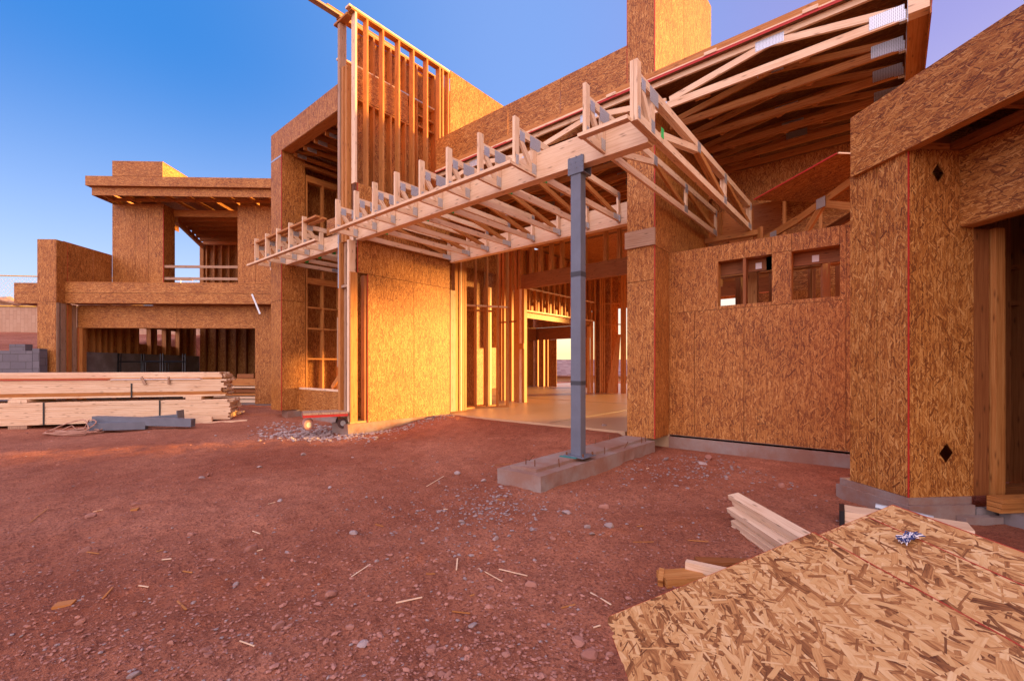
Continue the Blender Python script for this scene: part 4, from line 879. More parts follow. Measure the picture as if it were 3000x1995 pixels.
# ground floor interior
def gl(d0, d1, z0, z1, mt, nm, g=None, x0=C0-.012, x1=C0): part(nm, P(t).box(x0, x1, d0, d1, z0, z1, g=g), mt, t)
part('stem_wall', P(t).box(C0-.25, C0-.02, 13.81, 19.1, -1.3, .45), 'grey_concrete', t)
for d0, d1, z0, z1 in ((13.81, 16.04, .452, 1.8), (16.04, 16.46, .452, .80), (16.46, 16.79, .452, 1.8), (16.79, 17.19, .452, .785), (17.19, 17.47, .452, 1.8), (17.47, 17.90, .452, .78), (17.90, 19.1, .452, 1.8), (16.04, 16.46, 1.35, 1.8), (16.79, 17.19, 1.375, 1.8), (17.47, 17.9, 1.37, 1.8)):
    gl(d0+.001, d1-.001, z0, z1, 'osb', 'inner_sheathing', 2, C0-.17, C0-.158)
for d in (13.95, 14.2, 14.42, 14.64, 14.86, 15.2, 15.55, 15.9, 16.47, 16.72, 17.2, 17.42, 17.91, 18.3, 18.7): part('inner_stud', P(t).box(C0-.157, C0-.02, d, d+.05, .452, 1.8), 'lumber', t)
part('rear_wall', P(t).box(C0, -6.0, 19.1, 19.112, ZG, 2.19, g=2), 'osb', t)
for i in range(15): x = -12.0+i*.41; part('inner_stud', P(t).box(x, x+.05, 18.95, 19.09, ZG, 1.85), 'dark_lumber', t)
part('right_wall', P(t).box(-6.0, -5.988, 13.67, 19.1, ZG, 2.2, g=2), 'osb', t)
part('garage_slab', P(t).box(C0, -5.8, 13.66, 19.1, -1.5, -1.10), 'grey_concrete', t)
part('garage_slab', P(t).box(-7.166, -6.45, 13.60, 13.648, -1.5, -1.105), 'grey_concrete', t)
solo('steel_strap', MB((-7, 13.2, 1.8)).bar((-7.04, 13.235, 2.10), (-6.81, 13.235, 1.53), .004, .05, up=(1, 0, 0)), 'galvanized', 'slanted galvanized strap hanging beside the garage opening', 'metal strap', ANG_G)
# scaffold frames leaning in the garage
for i, (cc, dd, l) in enumerate(((-11.55, 14.7, 'black scaffold frame leaning at the left inside the garage'), (-11.05, 15.0, 'black scaffold frame leaning behind the first one inside the garage'))):
    s_ = thing('scaffold_frame', l, 'scaffold frame', (cc, dd, ZG), ANG_G, 'scaffold frames in the garage')
    part('side_tubes', P(s_).tube([(cc-.45, dd, ZG), (cc-.62, dd+.25, .43)], .024, 8).tube([(cc+.95, dd, ZG), (cc+.78, dd+.25, .43)], .024, 8).tube([(cc-.37, dd, ZG), (cc-.54, dd+.25, .43)], .018, 8).tube([(cc+.87, dd, ZG), (cc+.70, dd+.25, .43)], .018, 8), 'black_steel', s_)
    part('cross_tubes', P(s_).tube([(cc-.58, dd+.19, .17), (cc+.82, dd+.19, .17)], .022, 8).tube([(cc-.5, dd+.07, -.55), (cc+.9, dd+.07, -.55)], .022, 8).tube([(cc+.2, dd+.17, .15), (cc+.27, dd+.06, -.55)], .014, 8).tube([(cc+.3, dd+.17, .15), (cc+.37, dd+.06, -.55)], .014, 8), 'black_steel', s_)
# material piled in the garage doorway
pz = ZG
pl = ['lowest wide board of the pile in the garage doorway', 'second wide board of the pile in the garage doorway', 'third wide board of the pile in the garage doorway', 'dark sheet pack lying in the garage doorway', 'pale plank sticking out of the garage pile', 'reddish thick board on top of the garage pile']
spec = [(-9.6, -6.95, 14.0, 15.1, .10, 'pale_lumber'), (-9.5, -6.9, 14.0, 15.1, .09, 'pale_lumber'), (-9.4, -7.3, 14.05, 15.1, .08, 'lumber'), (-9.5, -6.7, 14.1, 15.1, .13, 'dark_lumber'), (-9.3, -6.6, 14.02, 15.1, .06, 'pale_lumber'), (-9.4, -6.8, 14.1, 15.1, .22, 'lumber')]
for l, (a, b, d0, d1, h, mt) in zip(pl, spec):
    solo('stacked_board', MB(((a+b)/2, 14.5, pz)).box(a, b, d0, d1, pz+.012, pz+h, g=0), mt, l, 'board', ANG_G, 'boards piled in the garage doorway'); pz += h+.012
solo('offcut_block', MB((-8, 14.5, pz)).box(-8.0, -7.5, 14.2, 14.5, pz+.002, pz+.13), 'dark_lumber', 'dark timber block on top of the pile in the garage doorway', 'timber block', ANG_G)

# ------------------------------------------------------------------ block walls, fence and boulders on the left
def blockwall(name, lab, c0, c1, d0, d1, z0, z1, mat, extra=()):
    mb = MB(((c0+c1)/2, (d0+d1)/2, z0)); mb.box(c0, c1, d0, d1, z0, z1, g=0)
    for e in extra: mb.box(*e, g=0)
    s2 = 3.0
    return solo(name, mb, mat, lab, 'block wall', ANG_G)
blockwall('block_wall', 'grey concrete block retaining wall behind the lumber bundles', -20, -12.62, 12.70, 12.90, -1.3, .44, 'grey_block', ((-12.60, -12.42, 12.69, 12.91, -1.3, .50),))
solo('loose_block', MB((-12.9, 12.8, .44)).box(-13.22, -12.80, 12.70, 12.90, .442, .62, g=0), 'grey_block', 'single grey concrete block set on top of the retaining wall', 'concrete block', ANG_G)
o = MB((-20, 22.5, 1.2)); o.prism([(-34, 24.5, 1.0), (-9.0, 21.0, 1.0), (-9.0, 21.0, 2.62), (-34, 24.5, 3.35)], (0, .2, 0))
solo('block_wall', o, 'tan_block', 'tan block wall with a yellow line on the slope far left', 'block wall', ANG_G)
solo('yellow_line', MB((-20, 22.4, 3)).bar((-34, 24.44, 3.28), (-9, 20.95, 2.58), .02, .05), 'yellow_line', 'yellow string along the top of the tan block wall', 'string', ANG_G)
ROCKM = []
def rock_mesh(seed, flat=.62, mat='red_stone', sub=2, amp=.30, ang=True):
    import bmesh
    rnd = random.Random(seed); bm = bmesh.new(); bmesh.ops.create_icosphere(bm, subdivisions=sub, radius=1.0)
    cuts = [(Vector((rnd.gauss(0, 1), rnd.gauss(0, 1), rnd.gauss(0, 1))).normalized(), rnd.uniform(.5, .85)) for _ in range(9)]
    off = Vector((seed*3.1, seed*1.7, 0))
    for v in bm.verts:
        p = v.co.copy(); p *= 1+amp*noise.noise(p*1.3+off)
        for n_, dd in cuts:
            k = p.dot(n_)-dd
            if k > 0: p -= n_*k
        p += Vector((noise.noise(p*4+off), noise.noise(p*4-off), noise.noise(p*5)))*.05
        v.co = Vector((p.x*1.15, p.y*.85, p.z*flat))
    me = bpy.data.meshes.new('rock'); bm.to_mesh(me); bm.free(); me.materials.append(M[mat]); return me
bpos = [(-24.6, 23.2, 3.16, .55), (-23.4, 23.0, 3.13, .48), (-22.2, 22.9, 3.10, .6), (-21.0, 22.7, 3.05, .42), (-20.0, 22.6, 3.0, .38), (-19.2, 22.5, 2.98, .5), (-18.3, 22.3, 2.94, .36), (-17.5, 22.2, 2.93, .42)]
bl = ['leftmost', 'second', 'third', 'fourth', 'fifth', 'sixth', 'seventh', 'last']
for i, (c, d, z, s_) in enumerate(bpos):
    x, y = rot2(ANG_G, c, d+.3); o = bpy.data.objects.new('boulder', rock_mesh(50+i, .6, 'tan_stone', 3)); COL.objects.link(o); o.location = (x, y, z+.02); o.scale = (s_,)*3; o.rotation_euler = (0, 0, i*1.3)
    tag(o, bl[i]+' boulder from the left in the row on top of the tan block wall', 'boulder', 'boulders on the far block wall')
t = thing('chain_link_fence', 'chain link fence standing above the boulders at far left', 'fence', (-22, 23.4, 3.0), ANG_G)
mb = P(t); cA, cB = -28.0, -15.5
for k in range(90):
    c = cA+k*.2; a = (c, 23.5-.02*k, 2.7); hgt = 1.55
    mb.bar((c, 23.4, 2.9), (c+hgt, 23.4, 2.9+hgt), .008, .008); mb.bar((c+hgt, 23.4, 2.9), (c, 23.4, 2.9+hgt), .008, .008)
part('wire_mesh', mb, 'tower_steel', t)
part('top_rail', P(t).tube([(-28, 23.4, 4.62), (-15.4, 23.4, 4.40)], .03, 8), 'yellow_line', t)
for c in (-26, -22.6, -19.2, -16.0): part('post', P(t).tube([(c, 23.4, 2.5), (c, 23.4, 4.5)], .03, 8), 'tower_steel', t)

# ------------------------------------------------------------------ lumber bundles
LD = Vector((.951, .31, 0)).normalized(); LN = Vector((-LD.y, LD.x, 0)); ANG_L = ANG_K+math.atan2(LD.y, LD.x)
def lumber_bundle(lab, end, z0, rows, lengths, cols=6, mat='pale_lumber', jit=.05, skip=()):
    # local frame: x along the boards (towards the right end), y away from the camera
    ex, ey = rot2(ANG_K, end[0], end[1]); t = bpy.data.objects.new('lumber_bundle', None); COL.objects.link(t); t.location = (ex, ey, z0); t.rotation_euler = (0, 0, ANG_L); tag(t, lab, 'lumber bundle')
    h = .038
    for r in range(rows):
        for c in range(cols):
            if r < rows-1 and c not in (0, cols-1): 
                if c != 1: continue
                j = random.uniform(-jit, jit); mb = MB(); mb.box(-lengths, j-.01, .145, .145*(cols-1)-.004, r*h+.002, (r+1)*h-.002, g=0); part('board', mb, mat, t); continue
            j = random.uniform(-jit, jit) + (random.choice((-.25, .1)) if random.random() < .04 else 0)
            mb = MB(); y0 = c*.145+random.uniform(-.006, .006); mb.box(-lengths, j, y0, y0+.140, r*h+.0015, (r+1)*h-.0015, g=0)
            part('board', mb, mat if random.random() < .8 else 'lumber', t)
    return t
t1 = lumber_bundle('lower bundle of pale boards strapped on the red dirt', (-6.46, 10.30), -1.19, 12, 7.5)
t2 = lumber_bundle('upper bundle of pale boards stacked on the lower one', (-6.62, 10.33), -.66, 10, 7.5, jit=.07)
t3 = lumber_bundle('thin top layer of boards lying on the upper lumber bundle', (-6.72, 10.45), -.275, 4, 7.6, jit=.08)
def strap(t, x, y, h, w=.03):
    part('strap', MB().box(x, x+w, y-.012, y-.008, .0, h).box(x, x+w, y-.012, .9, h, h+.004), 'black_strap', t)
strap(t1, -1.35, 0, .456); strap(t1, -3.35, 0, .456); strap(t1, -5.4, 0, .456); strap(t2, -1.75, 0, .30); strap(t2, -4.05, 0, .38)
part('red_cover', MB().box(-7.5, -2.15, -.03, .3, .383, .398), 'red_paint', t2)
part('white_cover', MB().box(-2.1, -.45, -.03, .3, .383, .397), 'white_wrap', t2)
solo_l = [(-3.9, 't'), (-.85, 'u'), (-6.2, 'v')]
for i, (x, _) in enumerate(solo_l):
    p = Kp(-6.46, 10.30)+Vector((math.cos(ANG_L), math.sin(ANG_L), 0))*x; mb = MB(); mb.box(0, .30, -.015, .85, 0, .068)
    o = bpy.data.objects.new('spacer_block', mb.mesh('spacer_block', 'pale_lumber')); COL.objects.link(o); o.location = (p.x, p.y, -.732); o.rotation_euler = (0, 0, ANG_L)
    tag(o, ['middle timber spacer between the two lumber bundles', 'right timber spacer between the two lumber bundles', 'left timber spacer between the two lumber bundles'][i], 'timber spacer', 'spacers under the lumber bundles')
    o = bpy.data.objects.new('skid', mb.mesh('skid', 'weathered_lumber')); COL.objects.link(o); o.location = (p.x, p.y, -1.262); o.rotation_euler = (0, 0, ANG_L)
    tag(o, ['middle timber skid on the dirt under the lower lumber bundle', 'right timber skid on the dirt under the lower lumber bundle', 'left timber skid on the dirt under the lower lumber bundle'][i], 'timber skid', 'skids under the lumber bundles')
for i, (x0, x1, y, z) in enumerate(((-1.9, -.30, -.10, -1.215), (-1.55, .42, -.22, -1.245))):
    p = Kp(-6.46, 10.30); mb = MB(); mb.box(x0, x1, y-.09, y, 0, .04 if i else .12, g=0)
    o = bpy.data.objects.new('loose_plank', mb.mesh('loose_plank', 'pale_lumber')); COL.objects.link(o); o.location = (p.x, p.y, z); o.rotation_euler = (R(0), R(-2), ANG_L)
    tag(o, ['short wide plank leaning on the front of the lower lumber bundle', 'thin plank on the dirt sticking out past the lower lumber bundle'][i], 'plank')
for i, (x, y) in enumerate(((-1.55, -.03), (-1.05, -.03))):
    p = Kp(-6.62, 10.33); mb = MB(); mb.bar((x, y, .44), (x+(.08 if i == 0 else .01), y-.01, .28), .03, .05)
    o = bpy.data.objects.new('short_batten', mb.mesh('short_batten', 'weathered_lumber')); COL.objects.link(o); o.location = (p.x, p.y, -.66); o.rotation_euler = (0, 0, ANG_L)
    tag(o, ['tilted short batten hooked on the top lumber layer', 'upright short batten hooked on the top lumber layer near its right end'][i], 'batten')

# ------------------------------------------------------------------ spare steel posts, hose, dolly
def spare_post(lab, p, q, w=.15, plate=None):
    p, q = Vector(p), Vector(q); t = bpy.data.objects.new('spare_steel_post', None); COL.objects.link(t); t.location = p; tag(t, lab, 'steel post', 'spare steel posts on the ground')
    part('shaft', MB(p).bar(p, q, w, w), 'steel_primer', t); d = (q-p).normalized()
    if plate == 'p': part('base_plate', MB(p).bar(p-d*.016, p-d*.001, .30, .30), 'steel_primer', t)
    if plate == 'q': part('base_plate', MB(p).bar(q+d*.001, q+d*.016, .30, .30), 'steel_primer', t)
def gp(px, py, F): return Kp((px-1500)/FPX*F, F, -(py-1075)/FPX*F)
spare_post('upper spare blue grey steel post lying across another in front of the lumber', gp(278, 1230, 9.05), gp(566, 1238, 9.25), .155)
spare_post('lower spare blue grey steel post flat on the dirt in front of the lumber', gp(262, 1250, 8.85), gp(430, 1245, 9.15), .15)
spare_post('rear spare blue grey steel post with an end plate against the lumber', gp(262, 1243, 9.25), gp(528, 1222, 9.62), .13, 'q')
t = thing('coiled_hose', 'tangled tan hose lying by the spare steel posts and lumber', 'hose', tuple(gp(220, 1255, 8.7)))
pts = []
for i in range(150):
    a = i*.24; rr = .33+.10*math.sin(i*.37)+.05*math.sin(i*.11)
    b = gp(215, 1256, 8.75); x, y = rot2(ANG_K, rr*1.25*math.cos(a)+.1*math.sin(i*.05), rr*.55*math.sin(a))
    pts.append(Vector((b.x+x, b.y+y, ground_z(b.x, b.y)+.03+.03*math.sin(i*.31)+(.20 if 60 < i < 110 else .03)*max(0, math.sin(a*1.0+.5)))))
part('hose', P(t).tube(pts, .011, 6), 'rope_fibre', t)
# dolly
DC = on_ground(952, 1252, -1.16)
t = thing('wheeled_dolly', 'low wheeled dolly with a worn plank deck and red frame beside the corner post', 'dolly', (DC.x, DC.y, -1.17)); t.rotation_euler = (0, 0, R(66)); t.scale = (.88, .88, .95); 
mb = MB(); [mb.box(-.44+.178*i, -.44+.178*i+.172, -.33, .33, .301, .335, g=1) for i in range(5)]
part('deck', mb, 'weathered_lumber', t)
part('frame', MB().box(-.44, .44, -.325, -.301, .25, .30).box(-.44, .44, .301, .325, .25, .30).box(-.445, -.421, -.30, .30, .25, .30).box(.421, .445, -.3, .3, .25, .30), 'red_paint', t)
for i, (x, y) in enumerate(((-.34, -.22), (-.34, .22), (.34, -.22), (.34, .22))):
    a = (.5, -.3, .2, -.1)[i]; ca, sa = math.cos(a), math.sin(a); u = Vector((-sa, ca, 0)); c_ = Vector((x, y, .105))
    w_ = part('caster_wheel', MB().tube([c_-u*.028, c_-u*.022, c_+u*.022, c_+u*.028], [.088, .105, .105, .088], 20), 'tyre_rubber' if i < 2 else 'dark_rubber', t)
    part('hub', MB().tube([c_-u*.032, c_+u*.032], .055, 14), 'wheel_metal', w_)
    part('fork', MB().bar(c_-u*.04, c_-u*.04+Vector((0, 0, .14)), .006, .04).bar(c_+u*.04, c_+u*.04+Vector((0, 0, .14)), .006, .04).box(x-.05, x+.05, y-.05, y+.05, .236, .2445), 'wheel_metal', t)

# ------------------------------------------------------------------ foreground strand board sheets (camera-heading frame K)
P0 = Vector((.492, 2.377, -1.322)); E1 = Vector((1.096, 0, .449)).normalized(); E2 = Vector((0, -1, 0)); EN = E1.cross(E2)*-1
if EN.z < 0: EN = -EN
def sheet(lab, a0, a1, drop, y0, ln, rz, mat='osb_fresh'):
    mb = MB(tuple(P0)); r1 = Vector((E1.x*math.cos(rz), E1.x*math.sin(rz), E1.z)); r2 = Vector((math.sin(rz), -math.cos(rz), 0))
    o = P0+E1*a0+E2*y0-EN*(drop+.011); mb.obox(o, r1*(a1-a0), r2*ln, EN*.011, 1)
    t = solo('strand_board_sheet', mb, mat, lab, 'board sheet', ANG_K, 'loose strand board sheets in the foreground')
    m2 = MB(tuple(P0)); m2.obox(o-r2*.0015, r1*(a1-a0), r2*.0012, EN*.0115, 0); m2.obox(o+r1*(a1-a0+.0003), r2*ln, r1*.0012, EN*.0115, 0); m2.obox(o-r1*.0015, r2*ln, r1*.0012, EN*.0115, 0)
    m2.obox(o+r1*(a1-a0-.004)+EN*.0112, r2*ln, r1*.0025, EN*.0006, 0)
    part('red_edge', m2, 'red_paint', t); return t
sheet('top strand board sheet lying nearest the camera with its corner on the dirt', 0, 1.19, 0, 0, 2.44, 0)
sheet('middle strand board sheet between two others, with a blue string tangle on it', .27, 1.465, .0125, .004, 2.44, -.035)
sheet('lowest strand board sheet with its bare corner near the right wing footing', .42, 1.633, .026, -.004, 2.44, .0)
q = P0+E1*1.42+E2*.335+EN*.006; mb = MB(tuple(q)); rr_ = random.Random(3); pts = []
for i in range(90): pts.append(q+E1*(.034*math.sin(i*1.7)+.02*math.sin(i*.61))+E2*(.020*math.cos(i*1.3)+.012*math.sin(i*2.3))+EN*(.010+.010*math.sin(i*2.9)))
t = thing('string_tangle', 'small blue and white string tangle lying on the middle strand board sheet', 'string', tuple(q), ANG_K)
mat_plain('blue_string', (.03, .045, .16), .6); 
part('string', P(t).tube(pts[:50], .0028, 5), 'blue_string', t); part('string', P(t).tube(pts[48:], .0026, 5), 'white_wrap', t)

# boards under the sheets
BW, BT = .089, .038; S0 = Vector((1.80, 3.74, -1.056)); C1 = Vector((math.cos(R(13)), 0, math.sin(R(13)))); CN = Vector((-math.sin(R(13)), 0, math.cos(R(13))))
tl = ['topmost', 'second', 'third', 'fourth', 'fifth', 'sixth', 'seventh']
for i in range(7):
    off = [0, .02, -.035, .0, -.03, -.03, -.025][i]; st = [0, .05, .10, .06, .22, .23, .24][i]; wd = [BW, BW, .12, .10, .12, .12, .12][i]
    o = S0+C1*off-Vector((0, 0, (BT+.004)*(i+1)))-Vector((0, st*.5, 0)); mb = MB(tuple(o)); mb.obox(o, C1*wd, (0, -2.2, 0), CN*BT, 1)
    solo('loose_board', mb, 'pale_lumber', tl[i]+' board of the small stack poking out from under the strand board sheets', 'board', ANG_K, 'boards stacked under the sheets')
for i in range(3):
    o = Vector((1.55, 2.1, -1.05+.045*i)); solo('support_block', MB(tuple(o)).obox(o+C1*.02*i, C1*.30, (0, -1.6, 0), CN*.038, 1), 'weathered_lumber', ['lower', 'middle', 'upper'][i]+' timber packing hidden beneath the strand board sheets', 'timber block', ANG_K, 'packing under the sheets')
def kblock(name, lab, cat, mat, r, f, z, ln, wd, h, az, tilt=0, group=None):
    mb = MB(); mb.box(-ln/2, ln/2, -wd/2, wd/2, 0, h, g=0); o = bpy.data.objects.new(name, mb.mesh(name, mat)); COL.objects.link(o)
    p = Kp(r, f, z); o.location = p; o.rotation_euler = (tilt, 0, ANG_K+az); tag(o, lab, cat, group); return o
kblock('offcut_block', 'tan timber offcut lying flat at the edge of the top strand board sheet', 'timber block', 'lumber', 1.04, 2.76, -1.325, .26, .14, .06, .15)
kblock('offcut_block', 'timber offcut standing on edge between two others by the top sheet', 'timber block', 'pale_lumber', 1.20, 2.78, -1.32, .24, .05, .10, -.55)
kblock('offcut_block', 'dark brown timber strip lying behind the tan offcuts', 'timber block', 'dark_lumber', 1.37, 2.92, -1.32, .34, .08, .07, -.08)
kblock('offcut_block', 'small brown wedge tilted against the tan offcut', 'timber block', 'lumber', .915, 2.76, -1.33, .03, .12, .07, -.4, .2)
kblock('timber_beam', 'short heavy timber with a black wrapped end lying beside the corner wing footing', 'timber beam', 'pale_lumber', 3.02, 3.48, -1.275, .75, .22, .12, -.62)
kblock('wrapped_end', 'black plastic wrap around the end of the short heavy timber', 'wrap', 'black_strap', 2.71, 3.70, -1.28, .035, .235, .128, -.62)
p = Kp(3.05, 3.78, -1.17); q = Kp(3.32, 3.55, -1.20); solo('pipe_stub', MB(tuple(p)).tube([p, q], .03, 12), 'wheel_metal', 'short grey pipe leaning on the corner wing foundation', 'pipe')
for i in range(3):
    mb = MB((4.5, 3.4, -1.19)); mb.box(4.255, 4.66+.03*(i % 2)-.02*i, 3.30-.01*i, 3.40, -1.187+i*.042, -1.187+i*.042+.038, g=0)
    solo('doorway_board', mb, 'lumber', ['lowest', 'middle', 'top'][i]+' of three short boards stacked on the porch slab at far right', 'board', ANG_B, 'boards stacked on the porch slab')

# ------------------------------------------------------------------ stones, gravel and splinters
def blocked(x, y):
    if y > 7.0 and x > -8.6: return True
    if -8.5 < x < -7.8 and 4.45 < y < 7.1: return True
    if -3.4 < x < -2.7 and 3.65 < y < 6.8: return True
    c, d = to_frame(ANG_B, (x, y))
    if c > 3.55 and d > -1: return True
    if -11.6 < x < -8 and 4.8 < y: return True
    k = to_frame(ANG_K, (x, y))
    if k[0] > .45 and k[1] < 2.45: return True
    g_ = to_frame(ANG_G, (x, y))
    if g_[1] > 13.0: return True
    e = Vector((x, y, 0))-Kp(-6.46, 10.3); lx = e.dot(Vector((math.cos(ANG_L), math.sin(ANG_L), 0))); ly = e.dot(Vector((-math.sin(ANG_L), math.cos(ANG_L), 0)))
    if -8 < lx < .2 and -.05 < ly < .95: return True
    return False
RM = {'red_stone': [rock_mesh(i, .55+.05*(i % 5), 'red_stone', 2) for i in range(9)], 'grey_stone': [rock_mesh(20+i, .5+.06*(i % 4), 'grey_stone', 2) for i in range(7)]}
rs = random.Random(11)
def stone(px, py, wpx, kind, lab=None, grp=None):
    b = on_ground(px, py, -1.31); b.z = ground_z(b.x, b.y); F = to_frame(ANG_K, b)[1]; s_ = wpx/FPX*F/2.2
    o = bpy.data.objects.new('stone', rs.choice(RM[kind])); COL.objects.link(o); o.location = (b.x, b.y, b.z+s_*.22)
    o.scale = (s_*rs.uniform(.9, 1.15), s_*rs.uniform(.85, 1.1), s_*rs.uniform(.8, 1.2)); o.rotation_euler = (rs.uniform(-.35, .35), rs.uniform(-.35, .35), rs.uniform(0, 6.3))
    return tag(o, lab, 'stone', grp)
BIG = [(1730, 1912, 58, 'red_stone', 'largest red stone at the left corner of the top strand board sheet'), (1693, 1884, 44, 'red_stone', 'angular red stone behind the largest one near the sheet corner'), (1785, 1904, 30, 'red_stone', 'small red stone touching the left edge of the top sheet'),
 (971, 1738, 48, 'red_stone', 'smooth rounded red stone alone in the middle foreground dirt'), (816, 1836, 40, 'red_stone', 'blocky red stone of the trio in the left foreground'), (845, 1840, 26, 'red_stone', 'right stone of the trio in the left foreground'), (826, 1856, 26, 'red_stone', 'lower small stone of the trio in the left foreground'),
 (1294, 1960, 36, 'red_stone', 'left one of two red stones at the bottom edge of the photo'), (1312, 1968, 28, 'red_stone', 'right one of two red stones at the bottom edge of the photo'), (1060, 1878, 40, 'grey_stone', 'pale grey rounded stone in the bottom foreground'), (1556, 1720, 38, 'red_stone', 'dark red wedge stone beside the long splinters'),
 (1442, 1734, 32, 'red_stone', 'upright red stone at the end of the long splinters'), (1037, 1566, 34, 'grey_stone', 'grey chunk leading the short row of stones left of the gravel patch'), (1770, 1493, 32, 'red_stone', 'brown block stone right of the gravel patch'), (1659, 1514, 32, 'grey_stone', 'flat grey stone just right of the gravel patch'),
 (1545, 1423, 32, 'grey_stone', 'flat grey slab stone against the near end of the footing'), (1578, 1432, 22, 'grey_stone', 'small grey stone at the near corner of the footing'), (1773, 1281, 28, 'grey_stone', 'pale grey brick shaped stone by the slab edge behind the post'), (1339, 1387, 28, 'grey_stone', 'round grey stone on the path toward the entry'), (736, 1612, 38, 'red_stone', 'long low red stone in the left middle ground'),
 (248, 1618, 32, 'red_stone', 'brown stone with a splinter beside it at left'), (394, 1985, 46, 'grey_stone', 'pale stone half cut by the bottom edge of the photo at left'), (691, 1714, 22, 'grey_stone', 'single dark grey stone in the left foreground'), (2076, 1347, 34, 'red_stone', 'pointed red stone in the bay before the window wall'), (2290, 1433, 28, 'red_stone', 'brown stone between the small board stack and the corner wing')]
for b in BIG: stone(b[0], b[1], b[2], b[3], b[4])
MID = [(1242, 1836, 26, 'r'), (1485, 1913, 32, 'r'), (1025, 1836, 26, 'r'), (1785, 1555, 32, 'g'), (1354, 1537, 26, 'g'), (1417, 1413, 24, 'g'), (1451, 1586, 28, 'g'), (1385, 1828, 26, 'g'), (1265, 1892, 44, 'r'), (394, 1811, 26, 'r'), (611, 1924, 30, 'r'), (602, 1906, 32, 'r'), (502, 1899, 26, 'r'), (234, 1836, 28, 'r'), (559, 1575, 24, 'r'), (265, 1518, 30, 'r'), (890, 1335, 22, 'g'), (2147, 1319, 26, 'r'), (1951, 1355, 24, 'g'), (2058, 1368, 26, 'g'), (2224, 1340, 26, 'r'), (590, 1404, 20, 'g'), (610, 1398, 20, 'r'), (760, 1377, 18, 'g'), (400, 1488, 24, 'r'), (820, 1474, 22, 'g'), (965, 1433, 20, 'g'), (1560, 1555, 22, 'g'), (1620, 1590, 24, 'r'), (1405, 1605, 22, 'r'), (1720, 1560, 24, 'g'), (1735, 1580, 26, 'g'), (1310, 1590, 20, 'r')]
for px, py, w, k_ in MID: stone(px, py, w, 'red_stone' if k_ == 'r' else 'grey_stone', 'fist sized reddish stone lying loose on the red dirt' if k_ == 'r' else 'fist sized grey stone lying loose on the red dirt', 'fist sized red stones on the dirt' if k_ == 'r' else 'fist sized grey stones on the dirt')
n_ = 0
while n_ < 200:
    py = 1260+735*rs.random()**1.1; px = rs.uniform(0, 2500); b = on_ground(px, py, -1.31)
    if blocked(b.x, b.y): continue
    g_ = rs.random() < (.55 if 900 < px < 2000 and py < 1620 else .12)
    w = rs.uniform(6, 15)*(.45+.75*(py-1200)/800); n_ += 1
    stone(px, py, w, 'grey_stone' if g_ else 'red_stone', 'small grey pebble stone scattered on the red dirt' if g_ else 'small reddish pebble stone scattered on the red dirt', 'small grey stones on the dirt' if g_ else 'small red stones on the dirt')
OCT = [(1, 0, 0), (0, 1, 0), (-1, 0, 0), (0, -1, 0), (0, 0, 1), (0, 0, -1), (.62, .62, .5), (-.62, .6, .45), (.6, -.62, .45), (-.6, -.6, .5)]
OF = [(0, 6, 8), (0, 1, 6), (1, 7, 6), (1, 2, 7), (2, 9, 7), (2, 3, 9), (3, 8, 9), (3, 0, 8), (4, 8, 6), (4, 6, 7), (4, 7, 9), (4, 9, 8), (0, 5, 1), (1, 5, 2), (2, 5, 3), (3, 5, 0)]
def gravel(name, lab, mat, pts_sizes):
    vs, fs = [], []
    for (x, y, s_) in pts_sizes:
        z = ground_z(x, y)+s_*.15; a = rs.uniform(0, 6.3); ca, sa = math.cos(a), math.sin(a); i0 = len(vs); fx, fy, fz = rs.uniform(.7, 1.4), rs.uniform(.6, 1.1), rs.uniform(.4, .8)
        for (u, v, w) in OCT:
            j = rs.uniform(.7, 1.2); u, v, w = u*fx*j*s_, v*fy*j*s_, w*fz*j*s_; vs.append((x+u*ca-v*sa, y+u*sa+v*ca, z+w))
        fs += [tuple(i0+k for k in f_) for f_ in OF]
    me = bpy.data.meshes.new(name); me.from_pydata(vs, [], fs); me.materials.append(M[mat]); me.update(); o = bpy.data.objects.new(name, me); COL.objects.link(o); tag(o, lab, 'gravel', kind='stuff')
def scatter(n, fn, smin, smax):
    out = []
    while len(out) < n:
        px, py = fn(); b = on_ground(px, py, -1.31)
        if blocked(b.x, b.y): continue
        out.append((b.x, b.y, smin*(smax/smin)**(rs.random()**1.6)))
    return out
allover = lambda: (rs.uniform(0, 2500), 1235+760*rs.random()**.9)
gravel('red_gravel', 'fine reddish pebbles and clods scattered over the bare dirt', 'red_stone', scatter(9000, allover, .003, .013))
gravel('red_clods', 'loose red clods of dirt broken up in the near foreground', 'red_stone', scatter(420, lambda: (rs.gauss(1250, 480), 1600+395*rs.random()**.9), .006, .022))
gravel('grey_gravel', 'fine grey gravel scattered over the middle of the dirt', 'grey_stone', scatter(700, allover, .004, .013)+scatter(600, lambda: (rs.gauss(1420, 230), rs.gauss(1500, 85)), .005, .02)+scatter(260, lambda: (rs.gauss(1430, 80), rs.gauss(1490, 32)), .005, .026)+scatter(350, lambda: (rs.uniform(1800, 2480), rs.gauss(1370, 38)), .006, .024)+scatter(160, lambda: (rs.gauss(2070, 80), rs.gauss(1380, 20)), .006, .025))
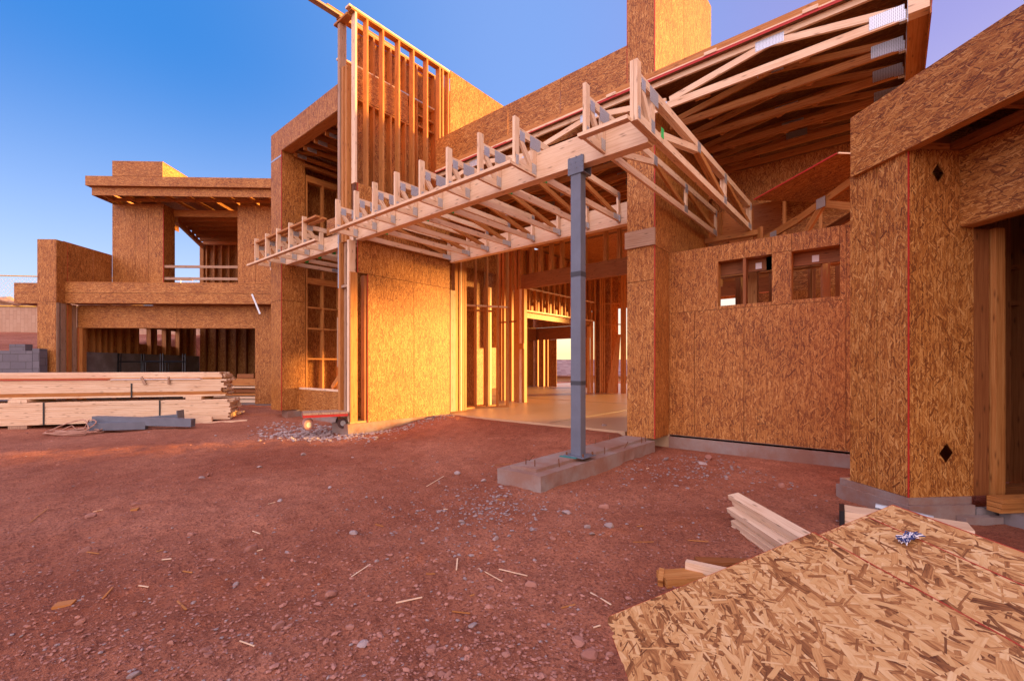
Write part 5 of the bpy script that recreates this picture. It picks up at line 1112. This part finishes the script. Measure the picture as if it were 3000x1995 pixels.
gravel('grey_rubble', 'broken grey concrete rubble heaped beside the dolly and curb', 'grey_stone', scatter(1100, lambda: (rs.gauss(930, 85), rs.gauss(1272, 11)), .012, .05)+scatter(420, lambda: (lambda u: (1020+u*310, 1268-u*42+abs(rs.gauss(0, 8))))(rs.random()), .008, .034))
SP = [((1462, 1679), (1545, 1696)), ((1402, 1676), (1471, 1719)), ((1160, 1768), (1237, 1756)), ((1337, 1682), (1340, 1651)), ((1325, 1792), (1377, 1797)), ((88, 1539), (140, 1502)), ((474, 1654), (502, 1651)), ((1730, 1733), (1790, 1772)), ((1030, 1690), (1085, 1660)), ((1855, 1597), (1915, 1601)), ((740, 1566), (762, 1570)), ((520, 1770), (545, 1800)), ((300, 1775), (330, 1740)), ((1250, 1430), (1300, 1395)), ((2015, 1595), (2075, 1600)), ((1440, 1368), (1500, 1366)), ((255, 1629), (290, 1634))]
for i in range(20):
    px, py = rs.uniform(100, 2000), rs.uniform(1320, 1960); l = rs.uniform(12, 45)*(py-1000)/800; a = rs.uniform(-.5, .5); SP.append(((px, py), (px+l*math.cos(a), py+l*math.sin(a)*.5)))
for (a, b) in SP:
    p, q = on_ground(*a, -1.31), on_ground(*b, -1.31)
    if blocked(p.x, p.y) or blocked(q.x, q.y): continue
    p.z = ground_z(p.x, p.y)+.006; q.z = ground_z(q.x, q.y)+.010; mb = MB(tuple(p)); mb.bar(p, q, rs.uniform(.004, .010), rs.uniform(.003, .006))
    solo('wood_splinter', mb, rs.choice(('pale_lumber', 'lumber')), 'thin pale wood splinter lying on the red dirt', 'splinter', group='wood splinters on the dirt')
for i, (px, py) in enumerate(((188, 1779), (395, 1495))):
    b = on_ground(px, py, -1.3); kk = to_frame(ANG_K, b); kblock('wood_chip_block', ['square tan wood chip in the left foreground dirt', 'small orange wood chip among stones at left'][i], 'wood chip', 'lumber', kk[0], kk[1], ground_z(b.x, b.y)-.005, .08 if i == 0 else .05, .06, .02, .4)
for o in bpy.data.objects:
    if '_o' in o: del o['_o']
